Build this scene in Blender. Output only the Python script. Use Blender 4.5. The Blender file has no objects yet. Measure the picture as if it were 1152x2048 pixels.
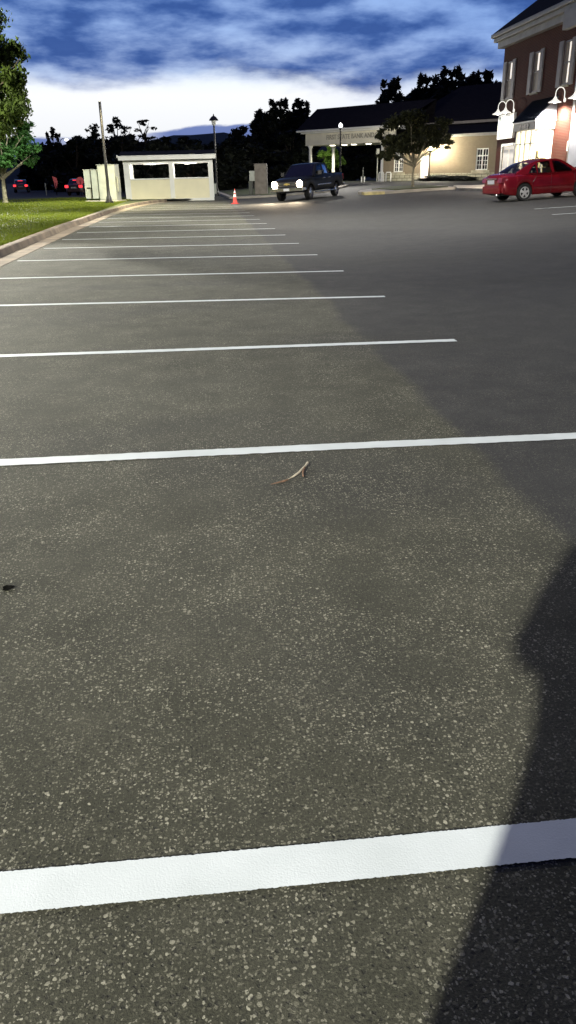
import bpy, bmesh, math, random
import numpy as np
from mathutils import Vector, Matrix
from mathutils.geometry import tessellate_polygon

R = math.radians
PI = math.pi
sc = bpy.context.scene
col = sc.collection
rng = random.Random(7)

# ------------------------------------------------------------------ helpers
def tag(o, label=None, cat=None, group=None, kind=None):
    if label: o['label'] = label
    if cat: o['category'] = cat
    if group: o['group'] = group
    if kind: o['kind'] = kind
    return o

def thing(name, label, cat, loc=(0, 0, 0), rz=0.0, group=None, rot=None):
    o = bpy.data.objects.new(name, None)
    o.empty_display_size = 0.2
    col.objects.link(o)
    o.location = loc
    o.rotation_euler = rot if rot else (0, 0, rz)
    return tag(o, label, cat, group)

def copy_tree(o, parent=None):
    c = o.copy()
    col.objects.link(c)
    if parent:
        c.parent = parent
    for ch in list(o.children):
        copy_tree(ch, c)
    return c

class MB:
    """collects polygons and links them as one mesh object"""
    def __init__(s):
        s.v = []; s.f = []; s.sm = []
    def add(s, vs, fs, smooth=False):
        b = len(s.v)
        s.v += [tuple(p) for p in vs]
        s.f += [tuple(i + b for i in f) for f in fs]
        s.sm += [smooth] * len(fs)
        return s
    def box(s, a, b):
        x0, y0, z0 = a; x1, y1, z1 = b
        x0, x1 = sorted((x0, x1)); y0, y1 = sorted((y0, y1)); z0, z1 = sorted((z0, z1))
        return s.add([(x0,y0,z0),(x1,y0,z0),(x1,y1,z0),(x0,y1,z0),(x0,y0,z1),(x1,y0,z1),(x1,y1,z1),(x0,y1,z1)],
              [(0,3,2,1),(4,5,6,7),(0,1,5,4),(1,2,6,5),(2,3,7,6),(3,0,4,7)])
    def poly(s, pts):
        return s.add(pts, [tuple(range(len(pts)))])
    def prism(s, pts, axis, a, b):
        """pts 2-D outline, extruded along axis from a to b"""
        def mk(p, t):
            if axis == 0: return (t, p[0], p[1])
            if axis == 1: return (p[0], t, p[1])
            return (p[0], p[1], t)
        n = len(pts)
        vs = [mk(p, a) for p in pts] + [mk(p, b) for p in pts]
        fs = [tuple(range(n))[::-1], tuple(range(n, 2*n))]
        fs += [(i, (i+1) % n, n + (i+1) % n, n + i) for i in range(n)]
        return s.add(vs, fs)
    def tube(s, pts, rad, seg=8, caps=True):
        pts = [Vector(p) for p in pts]
        n = len(pts)
        if not hasattr(rad, '__len__'): rad = [rad] * n
        vs = []; up = Vector((0.13, 0.27, 1)).normalized()
        for i, p in enumerate(pts):
            d = (pts[min(i+1, n-1)] - pts[max(i-1, 0)])
            if d.length < 1e-9: d = Vector((0, 0, 1))
            d.normalize()
            u = d.cross(up)
            if u.length < 0.05: u = d.cross(Vector((1, 0, 0)))
            u.normalize(); w = d.cross(u)
            for k in range(seg):
                a = 2*PI*k/seg
                vs.append(p + (u*math.cos(a) + w*math.sin(a)) * rad[i])
        fs = []
        for i in range(n-1):
            for k in range(seg):
                k2 = (k+1) % seg
                fs.append((i*seg+k, i*seg+k2, (i+1)*seg+k2, (i+1)*seg+k))
        s.add(vs, fs, True)
        if caps:
            b = len(s.v) - len(vs)
            s.f.append(tuple(b + k for k in range(seg))[::-1]); s.sm.append(False)
            s.f.append(tuple(b + (n-1)*seg + k for k in range(seg))); s.sm.append(False)
        return s
    def lathe(s, prof, c=(0, 0, 0), seg=20, axis='z', smooth=True):
        """prof = [(r, h)...] around an axis through c"""
        vs = []
        for r, h in prof:
            for k in range(seg):
                a = 2*PI*k/seg
                x, y = r*math.cos(a), r*math.sin(a)
                if axis == 'z': p = (c[0]+x, c[1]+y, c[2]+h)
                elif axis == 'y': p = (c[0]+x, c[1]+h, c[2]+y)
                else: p = (c[0]+h, c[1]+x, c[2]+y)
                vs.append(p)
        fs = []
        for i in range(len(prof)-1):
            for k in range(seg):
                k2 = (k+1) % seg
                fs.append((i*seg+k, i*seg+k2, (i+1)*seg+k2, (i+1)*seg+k))
        return s.add(vs, fs, smooth)
    def build(s, name, m, parent=None, origin=None, bevel=0, sharp=0.7, recalc=True):
        me = bpy.data.meshes.new(name)
        vs = s.v
        if origin is not None:
            vs = [(p[0]-origin[0], p[1]-origin[1], p[2]-origin[2]) for p in vs]
        me.from_pydata(vs, [], s.f)
        me.polygons.foreach_set('use_smooth', s.sm)
        if recalc or bevel:
            bm = bmesh.new(); bm.from_mesh(me)
            bmesh.ops.remove_doubles(bm, verts=bm.verts, dist=0.0002) if recalc == 'weld' else None
            bmesh.ops.recalc_face_normals(bm, faces=bm.faces)
            for e in bm.edges:
                if len(e.link_faces) == 2 and e.calc_face_angle(0) > sharp: e.smooth = False
            bm.to_mesh(me); bm.free()
        me.update()
        o = bpy.data.objects.new(name, me)
        col.objects.link(o)
        if m: me.materials.append(m)
        if parent: o.parent = parent
        if bevel:
            b = o.modifiers.new('b', 'BEVEL'); b.width = bevel; b.segments = 2; b.limit_method = 'ANGLE'
        return o

# ------------------------------------------------------------------ materials
def nt(m):
    m.use_nodes = True
    t = m.node_tree
    return t, t.nodes, t.links

def pmat(name, c, rough=0.6, var=0.18, scale=6.0, bump=0.0, bscale=40.0, metal=0.0, spec=0.5, coat=0.0, c2=None, emit=None, es=0.0):
    m = bpy.data.materials.new(name)
    t, N, L = nt(m)
    b = N['Principled BSDF']
    b.inputs['Roughness'].default_value = rough
    b.inputs['Metallic'].default_value = metal
    b.inputs['Specular IOR Level'].default_value = spec
    b.inputs['Coat Weight'].default_value = coat; b.inputs['Coat Roughness'].default_value = 0.07
    tc = N.new('ShaderNodeTexCoord')
    nz = N.new('ShaderNodeTexNoise'); nz.inputs['Scale'].default_value = scale
    nz.inputs['Detail'].default_value = 6
    L.new(tc.outputs['Object'], nz.inputs['Vector'])
    cr = N.new('ShaderNodeValToRGB')
    c2 = c2 or tuple(max(0, x*(1-var*1.6)) for x in c)
    hi = tuple(min(1, x*(1+var)) for x in c)
    cr.color_ramp.elements[0].position = 0.3; cr.color_ramp.elements[0].color = (*c2, 1)
    cr.color_ramp.elements[1].position = 0.7; cr.color_ramp.elements[1].color = (*hi, 1)
    L.new(nz.outputs['Fac'], cr.inputs['Fac'])
    L.new(cr.outputs['Color'], b.inputs['Base Color'])
    if bump:
        n2 = N.new('ShaderNodeTexNoise'); n2.inputs['Scale'].default_value = bscale; n2.inputs['Detail'].default_value = 4
        L.new(tc.outputs['Object'], n2.inputs['Vector'])
        bp = N.new('ShaderNodeBump'); bp.inputs['Strength'].default_value = bump; bp.inputs['Distance'].default_value = 0.02
        L.new(n2.outputs['Fac'], bp.inputs['Height']); L.new(bp.outputs['Normal'], b.inputs['Normal'])
    if emit:
        b.inputs['Emission Color'].default_value = (*emit, 1)
        b.inputs['Emission Strength'].default_value = es
    return m

def emat(name, c, s):
    m = bpy.data.materials.new(name)
    t, N, L = nt(m)
    b = N['Principled BSDF']
    b.inputs['Base Color'].default_value = (*c, 1)
    tc = N.new('ShaderNodeTexCoord'); nz = N.new('ShaderNodeTexNoise'); nz.inputs['Scale'].default_value = 9
    L.new(tc.outputs['Object'], nz.inputs['Vector'])
    mr = N.new('ShaderNodeMapRange'); mr.inputs['To Min'].default_value = s*0.75; mr.inputs['To Max'].default_value = s*1.2
    L.new(nz.outputs['Fac'], mr.inputs['Value']); L.new(mr.outputs['Result'], b.inputs['Emission Strength'])
    b.inputs['Emission Color'].default_value = (*c, 1)
    return m

def glass_mat(name, tint, gloss=0.12, rough=0.02):
    m = bpy.data.materials.new(name)
    t, N, L = nt(m)
    N.remove(N['Principled BSDF'])
    out = N['Material Output']
    tr = N.new('ShaderNodeBsdfTransparent'); tr.inputs['Color'].default_value = (*tint, 1)
    gl = N.new('ShaderNodeBsdfGlossy'); gl.inputs['Roughness'].default_value = rough
    fr = N.new('ShaderNodeFresnel'); fr.inputs['IOR'].default_value = 1.45
    ad = N.new('ShaderNodeMath'); ad.operation = 'ADD'; ad.inputs[1].default_value = gloss - 0.04
    mx = N.new('ShaderNodeMixShader')
    L.new(fr.outputs['Fac'], ad.inputs[0]); L.new(ad.outputs[0], mx.inputs['Fac'])
    L.new(tr.outputs[0], mx.inputs[1]); L.new(gl.outputs[0], mx.inputs[2]); L.new(mx.outputs[0], out.inputs['Surface'])
    return m

class G:
    """tiny node-graph builder"""
    def __init__(s, tree): s.t = tree; s.N = tree.nodes; s.L = tree.links
    def n(s, typ, **kw):
        o = s.N.new(typ)
        for k, v in kw.items(): setattr(o, k, v)
        return o
    def put(s, inp, val):
        if hasattr(val, 'links') or hasattr(val, 'is_linked'): s.L.new(val, inp)
        elif isinstance(val, (tuple, list)) and len(val) == 3 and inp.type == 'RGBA': inp.default_value = (*val, 1)
        else: inp.default_value = val
    def math(s, op, a, b=0.0, c=0.0, clamp=False):
        o = s.n('ShaderNodeMath', operation=op, use_clamp=clamp)
        s.put(o.inputs[0], a); s.put(o.inputs[1], b); s.put(o.inputs[2], c)
        return o.outputs[0]
    def mix(s, f, a, b, blend='MIX'):
        o = s.n('ShaderNodeMix', data_type='RGBA', blend_type=blend)
        s.put(o.inputs[0], f); s.put(o.inputs[6], a); s.put(o.inputs[7], b)
        return o.outputs[2]
    def noise(s, vec, scale, detail=4, rough=0.5, dim='3D'):
        o = s.n('ShaderNodeTexNoise', noise_dimensions=dim)
        s.put(o.inputs['Vector'], vec); s.put(o.inputs['Scale'], scale)
        s.put(o.inputs['Detail'], detail); s.put(o.inputs['Roughness'], rough)
        return o.outputs['Fac']
    def ss(s, x, a, b):
        o = s.n('ShaderNodeMapRange', interpolation_type='SMOOTHSTEP')
        s.put(o.inputs['Value'], x); s.put(o.inputs['From Min'], a); s.put(o.inputs['From Max'], b)
        return o.outputs['Result']
    def ramp(s, f, stops):
        o = s.n('ShaderNodeValToRGB')
        e = o.color_ramp.elements
        while len(e) < len(stops): e.new(0.5)
        for i, (p, c) in enumerate(stops): e[i].position = p; e[i].color = (*c, 1)
        s.put(o.inputs['Fac'], f)
        return o.outputs['Color']
    def comb(s, x, y, z=0.0):
        o = s.n('ShaderNodeCombineXYZ')
        s.put(o.inputs[0], x); s.put(o.inputs[1], y); s.put(o.inputs[2], z)
        return o.outputs[0]

# ---- asphalt: old pale-chipped paving left of the seam, newer dark paving right of it
def asphalt_mat():
    m = bpy.data.materials.new('asphalt')
    t, N, L = nt(m); g = G(t); b = N['Principled BSDF']
    tc = g.n('ShaderNodeTexCoord'); P = tc.outputs['Object']
    sp = g.n('ShaderNodeSeparateXYZ'); L.new(P, sp.inputs[0]); X, Y = sp.outputs[0], sp.outputs[1]
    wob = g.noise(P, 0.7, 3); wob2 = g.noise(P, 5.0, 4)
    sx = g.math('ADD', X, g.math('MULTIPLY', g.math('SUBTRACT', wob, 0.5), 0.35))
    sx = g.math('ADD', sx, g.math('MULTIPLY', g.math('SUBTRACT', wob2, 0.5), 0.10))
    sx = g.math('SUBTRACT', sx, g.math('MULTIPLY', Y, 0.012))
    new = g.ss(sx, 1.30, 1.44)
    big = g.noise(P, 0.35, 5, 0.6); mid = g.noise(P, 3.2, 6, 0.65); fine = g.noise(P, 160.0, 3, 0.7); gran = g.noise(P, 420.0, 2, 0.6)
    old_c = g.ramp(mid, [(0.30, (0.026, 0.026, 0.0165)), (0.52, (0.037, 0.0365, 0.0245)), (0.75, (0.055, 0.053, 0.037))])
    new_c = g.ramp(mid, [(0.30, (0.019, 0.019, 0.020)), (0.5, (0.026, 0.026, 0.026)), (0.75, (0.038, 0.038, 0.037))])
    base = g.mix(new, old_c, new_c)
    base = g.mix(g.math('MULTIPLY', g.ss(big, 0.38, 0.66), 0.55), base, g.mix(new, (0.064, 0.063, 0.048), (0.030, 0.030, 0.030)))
    # mottling and soft shade bands across the bays, painted into the colour
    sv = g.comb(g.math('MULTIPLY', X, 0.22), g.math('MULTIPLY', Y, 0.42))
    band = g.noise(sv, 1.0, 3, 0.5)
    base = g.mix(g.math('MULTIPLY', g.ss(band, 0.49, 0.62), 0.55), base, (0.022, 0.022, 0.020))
    # binder grain
    gm = g.n('ShaderNodeMapRange'); L.new(fine, gm.inputs['Value']); gm.inputs['From Min'].default_value = 0.3; gm.inputs['From Max'].default_value = 0.72
    gm.inputs['To Min'].default_value = 0.45; gm.inputs['To Max'].default_value = 1.65
    base = g.mix(1.0, base, g.comb(gm.outputs[0], gm.outputs[0], gm.outputs[0]), 'MULTIPLY')
    # stone chips, two sizes
    warp = g.n('ShaderNodeTexNoise'); L.new(P, warp.inputs['Vector']); warp.inputs['Scale'].default_value = 90; warp.inputs['Detail'].default_value = 3
    wv = g.n('ShaderNodeVectorMath', operation='MULTIPLY_ADD'); L.new(warp.outputs['Color'], wv.inputs[0]); wv.inputs[1].default_value = (0.013, 0.013, 0.0); L.new(P, wv.inputs[2])
    def chips(scale, prob0, rad, off):
        mp = g.n('ShaderNodeMapping'); L.new(wv.outputs[0], mp.inputs['Vector']); mp.inputs['Location'].default_value = (off, off*1.7, 0)
        v = g.n('ShaderNodeTexVoronoi', voronoi_dimensions='2D'); L.new(mp.outputs[0], v.inputs['Vector']); v.inputs['Scale'].default_value = scale
        v.inputs['Randomness'].default_value = 1.0
        s2 = g.n('ShaderNodeSeparateColor'); L.new(v.outputs['Color'], s2.inputs[0])
        pick = g.math('GREATER_THAN', g.math('ADD', s2.outputs[0], g.math('MULTIPLY', g.math('SUBTRACT', mid, 0.5), 0.7)), prob0)
        r = g.math('MULTIPLY_ADD', s2.outputs[1], rad*0.75, rad*0.45)
        inside = g.ss(v.outputs['Distance'], r, g.math('MULTIPLY', r, 0.80))
        return g.math('MULTIPLY', pick, inside), s2.outputs[2]
    c1, t1 = chips(88, 0.72, 0.36, 0.0)
    c2, t2 = chips(150, 0.60, 0.40, 3.1)
    c3, t3 = chips(62, 0.91, 0.30, 7.7)
    def tone(tv): return g.ramp(tv, [(0.0, (0.090, 0.086, 0.062)), (0.5, (0.155, 0.149, 0.110)), (1.0, (0.30, 0.287, 0.222))])
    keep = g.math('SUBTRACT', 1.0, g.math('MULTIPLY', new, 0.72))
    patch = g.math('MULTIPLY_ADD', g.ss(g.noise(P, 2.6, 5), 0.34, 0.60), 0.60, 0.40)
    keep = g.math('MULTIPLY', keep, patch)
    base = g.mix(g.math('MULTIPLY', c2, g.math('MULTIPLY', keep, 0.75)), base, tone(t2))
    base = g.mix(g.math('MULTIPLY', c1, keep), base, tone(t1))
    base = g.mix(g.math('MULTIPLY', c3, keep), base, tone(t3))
    # dark pits between the chips
    v = g.n('ShaderNodeTexVoronoi', voronoi_dimensions='2D'); L.new(wv.outputs[0], v.inputs['Vector']); v.inputs['Scale'].default_value = 80
    s3 = g.n('ShaderNodeSeparateColor'); L.new(v.outputs['Color'], s3.inputs[0])
    pit = g.math('MULTIPLY', g.math('GREATER_THAN', s3.outputs[1], 0.82), g.ss(v.outputs['Distance'], 0.36, 0.2))
    base = g.mix(g.math('MULTIPLY', pit, 0.55), base, (0.010, 0.010, 0.009))
    L.new(base, b.inputs['Base Color'])
    b.inputs['Roughness'].default_value = 0.82
    b.inputs['Specular IOR Level'].default_value = 0.3
    hgt = g.math('ADD', g.math('MULTIPLY', fine, 0.6), g.math('MULTIPLY', gran, 0.3))
    hgt = g.math('ADD', hgt, g.math('MULTIPLY', c1, 0.35)); hgt = g.math('SUBTRACT', hgt, g.math('MULTIPLY', pit, 0.5))
    bp = g.n('ShaderNodeBump'); bp.inputs['Strength'].default_value = 0.55; bp.inputs['Distance'].default_value = 0.006
    L.new(hgt, bp.inputs['Height']); L.new(bp.outputs[0], b.inputs['Normal'])
    return m

def paint_mat():
    m = bpy.data.materials.new('road_paint')
    t, N, L = nt(m); g = G(t); b = N['Principled BSDF']
    tc = g.n('ShaderNodeTexCoord'); P = tc.outputs['Object']
    a = g.noise(P, 5, 5); f = g.noise(P, 210, 3, 0.6); wear = g.noise(P, 70, 5, 0.7)
    c = g.ramp(a, [(0.3, (0.47, 0.505, 0.51)), (0.7, (0.55, 0.585, 0.595))])
    c = g.mix(g.math('MULTIPLY', g.ss(wear, 0.66, 0.76), 0.5), c, (0.30, 0.30, 0.28))
    L.new(c, b.inputs['Base Color']); b.inputs['Roughness'].default_value = 0.6
    bp = g.n('ShaderNodeBump'); bp.inputs['Strength'].default_value = 0.28; bp.inputs['Distance'].default_value = 0.0025
    L.new(f, bp.inputs['Height']); L.new(bp.outputs[0], b.inputs['Normal'])
    return m

def brick_mat(name, c1, c2, mortar, axis='x', bw=0.21, bh=0.07, ms=0.012):
    m = bpy.data.materials.new(name)
    t, N, L = nt(m); g = G(t); b = N['Principled BSDF']
    tc = g.n('ShaderNodeTexCoord'); P = tc.outputs['Object']
    sp = g.n('ShaderNodeSeparateXYZ'); L.new(P, sp.inputs[0])
    h = g.math('ADD', sp.outputs[0], sp.outputs[1])
    vec = g.comb(h, sp.outputs[2])
    br = g.n('ShaderNodeTexBrick'); L.new(vec, br.inputs['Vector'])
    br.inputs['Scale'].default_value = 1.0; br.inputs['Brick Width'].default_value = bw; br.inputs['Row Height'].default_value = bh
    br.inputs['Mortar Size'].default_value = ms; br.inputs['Mortar Smooth'].default_value = 0.2
    br.inputs['Color1'].default_value = (*c1, 1); br.inputs['Color2'].default_value = (*c2, 1); br.inputs['Mortar'].default_value = (*mortar, 1)
    nz = g.noise(P, 1.4, 5)
    c = g.mix(g.math('MULTIPLY', nz, 0.5), br.outputs['Color'], tuple(x*0.6 for x in c1))
    L.new(c, b.inputs['Base Color']); b.inputs['Roughness'].default_value = 0.85; b.inputs['Specular IOR Level'].default_value = 0.08
    bp = g.n('ShaderNodeBump'); bp.inputs['Strength'].default_value = 0.5; bp.inputs['Distance'].default_value = 0.01; bp.invert = True
    L.new(br.outputs['Fac'], bp.inputs['Height']); L.new(bp.outputs[0], b.inputs['Normal'])
    return m

def leaf_mat(name, c, c2, trans=0.25):
    m = bpy.data.materials.new(name)
    t, N, L = nt(m); g = G(t); b = N['Principled BSDF']
    tc = g.n('ShaderNodeTexCoord'); P = tc.outputs['Object']
    n1 = g.noise(P, 1.1, 4); n2 = g.noise(P, 9.0, 2)
    f = g.math('ADD', g.math('MULTIPLY', n1, 0.6), g.math('MULTIPLY', n2, 0.4))
    cc = g.ramp(f, [(0.35, c), (0.65, c2)])
    L.new(cc, b.inputs['Base Color']); b.inputs['Roughness'].default_value = 0.6
    b.inputs['Specular IOR Level'].default_value = 0.25
    tl = g.n('ShaderNodeBsdfTranslucent'); L.new(cc, tl.inputs['Color'])
    mx = g.n('ShaderNodeMixShader'); mx.inputs['Fac'].default_value = trans
    L.new(b.outputs[0], mx.inputs[1]); L.new(tl.outputs[0], mx.inputs[2]); L.new(mx.outputs[0], N['Material Output'].inputs['Surface'])
    return m

M = {}
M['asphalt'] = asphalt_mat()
M['paint'] = paint_mat()
M['concrete'] = pmat('kerb_concrete', (0.22, 0.175, 0.125), 0.85, 0.3, 1.6, 0.4, 60)
M['walk'] = pmat('pavement_concrete', (0.36, 0.33, 0.28), 0.85, 0.2, 1.2, 0.3, 60)
M['yellowed'] = pmat('kerb_nose_paint', (0.55, 0.46, 0.22), 0.7, 0.25, 3)
M['earth'] = pmat('dark_earth', (0.016, 0.020, 0.010), 0.9, 0.4, 0.06)
M['street'] = pmat('street_asphalt', (0.020, 0.020, 0.021), 0.85, 0.25, 0.2)
M['soil'] = pmat('lawn_soil', (0.055, 0.070, 0.016), 0.9, 0.35, 0.5, 0.6, 30)
M['grass'] = leaf_mat('grass_blade', (0.085, 0.120, 0.012), (0.17, 0.205, 0.022), 0.3)
M['cream'] = pmat('cream_board', (0.76, 0.71, 0.50), 0.6, 0.035, 1.5, 0.12, 25)
M['white'] = pmat('white_trim', (0.74, 0.74, 0.70), 0.5, 0.05, 2.0, 0.1, 30)
M['offwhite'] = pmat('offwhite_trim', (0.31, 0.30, 0.27), 0.6, 0.1, 2.0)
M['shingle'] = brick_mat('roof_shingle', (0.010, 0.009, 0.013), (0.016, 0.014, 0.018), (0.005, 0.005, 0.006), bw=0.3, bh=0.14, ms=0.01)
M['black'] = pmat('black_metal', (0.014, 0.014, 0.015), 0.45, 0.2, 6, metal=0.3)
M['greybox'] = pmat('cabinet_paint', (0.30, 0.315, 0.28), 0.55, 0.12, 2.5, 0.1, 20)
M['greydark'] = pmat('cabinet_recess', (0.05, 0.055, 0.045), 0.6, 0.2, 4)
M['pillar'] = pmat('pier_stucco', (0.17, 0.15, 0.13), 0.8, 0.2, 3, 0.3, 30)
M['bark'] = pmat('bark', (0.055, 0.042, 0.030), 0.9, 0.4, 9, 0.8, 25)
M['palebark'] = pmat('pale_bark', (0.20, 0.18, 0.13), 0.9, 0.3, 9, 0.6, 25)
M['dark_leaf'] = leaf_mat('far_leaf', (0.006, 0.008, 0.006), (0.014, 0.018, 0.011), 0.08)
M['green_leaf'] = leaf_mat('green_leaf', (0.022, 0.070, 0.018), (0.060, 0.150, 0.034), 0.3)
M['maple_leaf'] = leaf_mat('maple_leaf', (0.016, 0.019, 0.008), (0.044, 0.046, 0.018), 0.2)
M['lime_leaf'] = leaf_mat('lime_leaf', (0.05, 0.11, 0.015), (0.14, 0.24, 0.04), 0.35)
M['birch_leaf'] = leaf_mat('birch_leaf', (0.022, 0.044, 0.010), (0.085, 0.125, 0.022), 0.35)
M['brick'] = brick_mat('red_brick', (0.105, 0.031, 0.022), (0.078, 0.024, 0.018), (0.12, 0.088, 0.07))
M['bankwall'] = brick_mat('tan_brick', (0.25, 0.20, 0.135), (0.20, 0.158, 0.105), (0.28, 0.25, 0.19))
M['stone'] = brick_mat('rough_limestone', (0.52, 0.50, 0.38), (0.42, 0.40, 0.29), (0.10, 0.09, 0.06), bw=0.62, bh=0.27, ms=0.03)
M['stone_plain'] = pmat('stone_sill', (0.42, 0.39, 0.28), 0.85, 0.2, 3, 0.5, 20)
M['shutter'] = pmat('shutter_paint', (0.20, 0.18, 0.175), 0.6, 0.12, 3)
M['blind'] = pmat('window_blind', (0.28, 0.24, 0.19), 0.7, 0.15, 4, emit=(0.9, 0.75, 0.55), es=0.03)
M['frame_dark'] = pmat('dark_reveal', (0.03, 0.02, 0.02), 0.7, 0.2, 4)
M['litblind'] = emat('lit_gap', (1.0, 0.92, 0.80), 0.9)
M['awning'] = pmat('awning_metal', (0.020, 0.026, 0.042), 0.28, 0.15, 3, metal=0.7)
M['awning_side'] = pmat('awning_side', (0.30, 0.33, 0.38), 0.5, 0.12, 2)
M['letters'] = pmat('sign_letters', (0.060, 0.050, 0.042), 0.5, 0.2, 6, metal=0.4)
M['bank_letters'] = pmat('bank_letters', (0.33, 0.31, 0.25), 0.5, 0.1, 6)
M['fascia'] = pmat('bank_fascia', (0.74, 0.70, 0.57), 0.7, 0.08, 1.2)
M['shop_glow'] = emat('shop_interior', (1.0, 0.85, 0.45), 2.6)
M['shop_glow_hot'] = emat('shop_interior_hot', (1.0, 0.93, 0.75), 3.5)
M['door_glow'] = pmat('door_panel', (0.75, 0.70, 0.60), 0.6, 0.06, 2, emit=(1.0, 0.9, 0.75), es=0.55)  # doors glow faintly, standing in for lamp light falling on them
M['sign_green'] = pmat('sign_panel', (0.10, 0.15, 0.13), 0.4, 0.15, 3)
M['bulb'] = emat('lamp_glow', (1.0, 0.93, 0.80), 22)
M['bulb_soft'] = emat('lamp_glow_soft', (0.95, 0.97, 1.0), 3.0)
M['canopy_bulb'] = emat('canopy_glow', (1.0, 0.95, 0.75), 8)
def globe_mat(name, c, s_):
    m = bpy.data.materials.new(name); t, N, L = nt(m); N.remove(N['Principled BSDF'])
    e = N.new('ShaderNodeEmission'); tr = N.new('ShaderNodeBsdfTransparent'); mx = N.new('ShaderNodeMixShader')
    tc = N.new('ShaderNodeTexCoord'); nz = N.new('ShaderNodeTexNoise'); nz.inputs['Scale'].default_value = 5; L.new(tc.outputs['Object'], nz.inputs['Vector'])
    mr = N.new('ShaderNodeMapRange'); mr.inputs['To Min'].default_value = s_*.6; mr.inputs['To Max'].default_value = s_*1.3; L.new(nz.outputs['Fac'], mr.inputs['Value']); L.new(mr.outputs[0], e.inputs['Strength'])
    e.inputs['Color'].default_value = (*c, 1); mx.inputs['Fac'].default_value = .5
    L.new(tr.outputs[0], mx.inputs[1]); L.new(e.outputs[0], mx.inputs[2]); L.new(mx.outputs[0], N['Material Output'].inputs['Surface'])
    return m
M['globe_hot'] = globe_mat('globe_hot', (1.0, .93, .75), 30)
M['globe_cool'] = globe_mat('globe_cool', (.95, .97, 1.0), 3.2)
M['shade'] = pmat('lamp_shade_white', (0.75, 0.74, 0.70), 0.4, 0.05, 3, emit=(1, .95, .85), es=0.9)
M['headlamp'] = emat('headlamp', (1.0, 0.84, 0.60), 80)
M['taillamp'] = emat('taillamp', (1.0, 0.04, 0.05), 2)
M['tail_off'] = pmat('tail_lens', (0.16, 0.02, 0.03), 0.15, 0.2, 8, coat=0.6)
M['truck_paint'] = pmat('truck_paint', (0.006, 0.006, 0.0065), 0.35, 0.15, 2, metal=0.0, spec=0.15, coat=0.10)
M['red_paint'] = pmat('red_paint', (0.155, 0.004, 0.008), 0.25, 0.10, 2, metal=0.25, coat=0.9)
M['far_paint'] = pmat('far_car_paint', (0.05, 0.03, 0.03), 0.35, 0.2, 2, coat=0.5)
M['rubber'] = pmat('rubber', (0.012, 0.012, 0.012), 0.8, 0.2, 8)
M['chrome'] = pmat('chrome', (0.62, 0.62, 0.63), 0.18, 0.1, 5, metal=1.0)
M['silver'] = pmat('hubcap', (0.62, 0.61, 0.60), 0.35, 0.08, 5, metal=0.5)
M['plastic'] = pmat('black_plastic', (0.014, 0.013, 0.014), 0.55, 0.2, 5)
M['seat'] = pmat('seat_cloth', (0.10, 0.075, 0.06), 0.9, 0.2, 9)
M['plate'] = pmat('licence_plate', (0.36, 0.36, 0.38), 0.5, 0.1, 12)
M['gold'] = pmat('gold_badge', (0.75, 0.55, 0.18), 0.3, 0.1, 8, metal=0.8)
M['cone'] = pmat('cone_red', (0.62, 0.060, 0.050), 0.55, 0.15, 5)
M['cone_band'] = pmat('cone_band', (0.80, 0.78, 0.76), 0.4, 0.06, 5)
M['auto_glass'] = glass_mat('auto_glass', (0.50, 0.50, 0.48), 0.10)
def thin_glass(name, f):
    m = bpy.data.materials.new(name); t, N, L = nt(m); N.remove(N['Principled BSDF'])
    tr = N.new('ShaderNodeBsdfTransparent'); gl = N.new('ShaderNodeBsdfGlossy'); gl.inputs['Roughness'].default_value = .03; mx = N.new('ShaderNodeMixShader')
    tc = N.new('ShaderNodeTexCoord'); nz = N.new('ShaderNodeTexNoise'); nz.inputs['Scale'].default_value = 2; L.new(tc.outputs['Object'], nz.inputs['Vector'])
    mr = N.new('ShaderNodeMapRange'); mr.inputs['To Min'].default_value = f*.5; mr.inputs['To Max'].default_value = f*1.5; L.new(nz.outputs['Fac'], mr.inputs['Value']); L.new(mr.outputs[0], mx.inputs['Fac'])
    tr.inputs['Color'].default_value = (.95, .95, .93, 1)
    L.new(tr.outputs[0], mx.inputs[1]); L.new(gl.outputs[0], mx.inputs[2]); L.new(mx.outputs[0], N['Material Output'].inputs['Surface'])
    return m
M['shop_glass'] = thin_glass('shop_glass', .06)
M['dark_glass'] = glass_mat('dark_auto_glass', (0.05, 0.05, 0.055), 0.08)
M['pane'] = pmat('dark_pane', (0.008, 0.008, 0.010), 0.08, 0.2, 4)
M['twig'] = pmat('twig', (0.40, 0.35, 0.26), 0.8, 0.3, 40)
M['twig_dark'] = pmat('twig_dark', (0.15, 0.085, 0.05), 0.8, 0.3, 40)
M['tar'] = pmat('tar_spot', (0.008, 0.008, 0.007), 1.0, 0.3, 60, spec=0.0)
M['hills'] = pmat('hills', (0.004, 0.005, 0.005), 0.95, 0.3, 0.02)
M['red_sign'] = pmat('red_sign', (0.45, 0.03, 0.04), 0.4, 0.1, 5, emit=(1, .1, .12), es=0.07)
M['skin'] = pmat('skin', (0.42, 0.25, 0.18), 0.55, 0.1, 8)
M['jacket'] = pmat('jacket_cloth', (0.05, 0.06, 0.09), 0.9, 0.2, 12)
M['jeans'] = pmat('jeans_cloth', (0.05, 0.07, 0.12), 0.9, 0.2, 12)
M['hair'] = pmat('hair', (0.03, 0.02, 0.015), 0.6, 0.3, 30)

# ------------------------------------------------------------------ terrain height (the lot rises gently to the right and beyond)
def sstep(x, a, b):
    t = min(max((x-a)/(b-a), 0), 1); return t*t*(3-2*t)
def gz(x, y=0):
    t = (x-3.4)/11.0
    t = 0.04*math.log(1+math.exp(min(t, 1.6)/0.04)) if t < 1.5 else t
    t = 1 - 0.05*math.log(1+math.exp((1-t)/0.05)) if t < 2 else 1
    t = max(t, 0)
    return 0.57*t + 0.18*sstep(y, 55, 76)*min(1, max(0, (x-3)/8))

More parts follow.
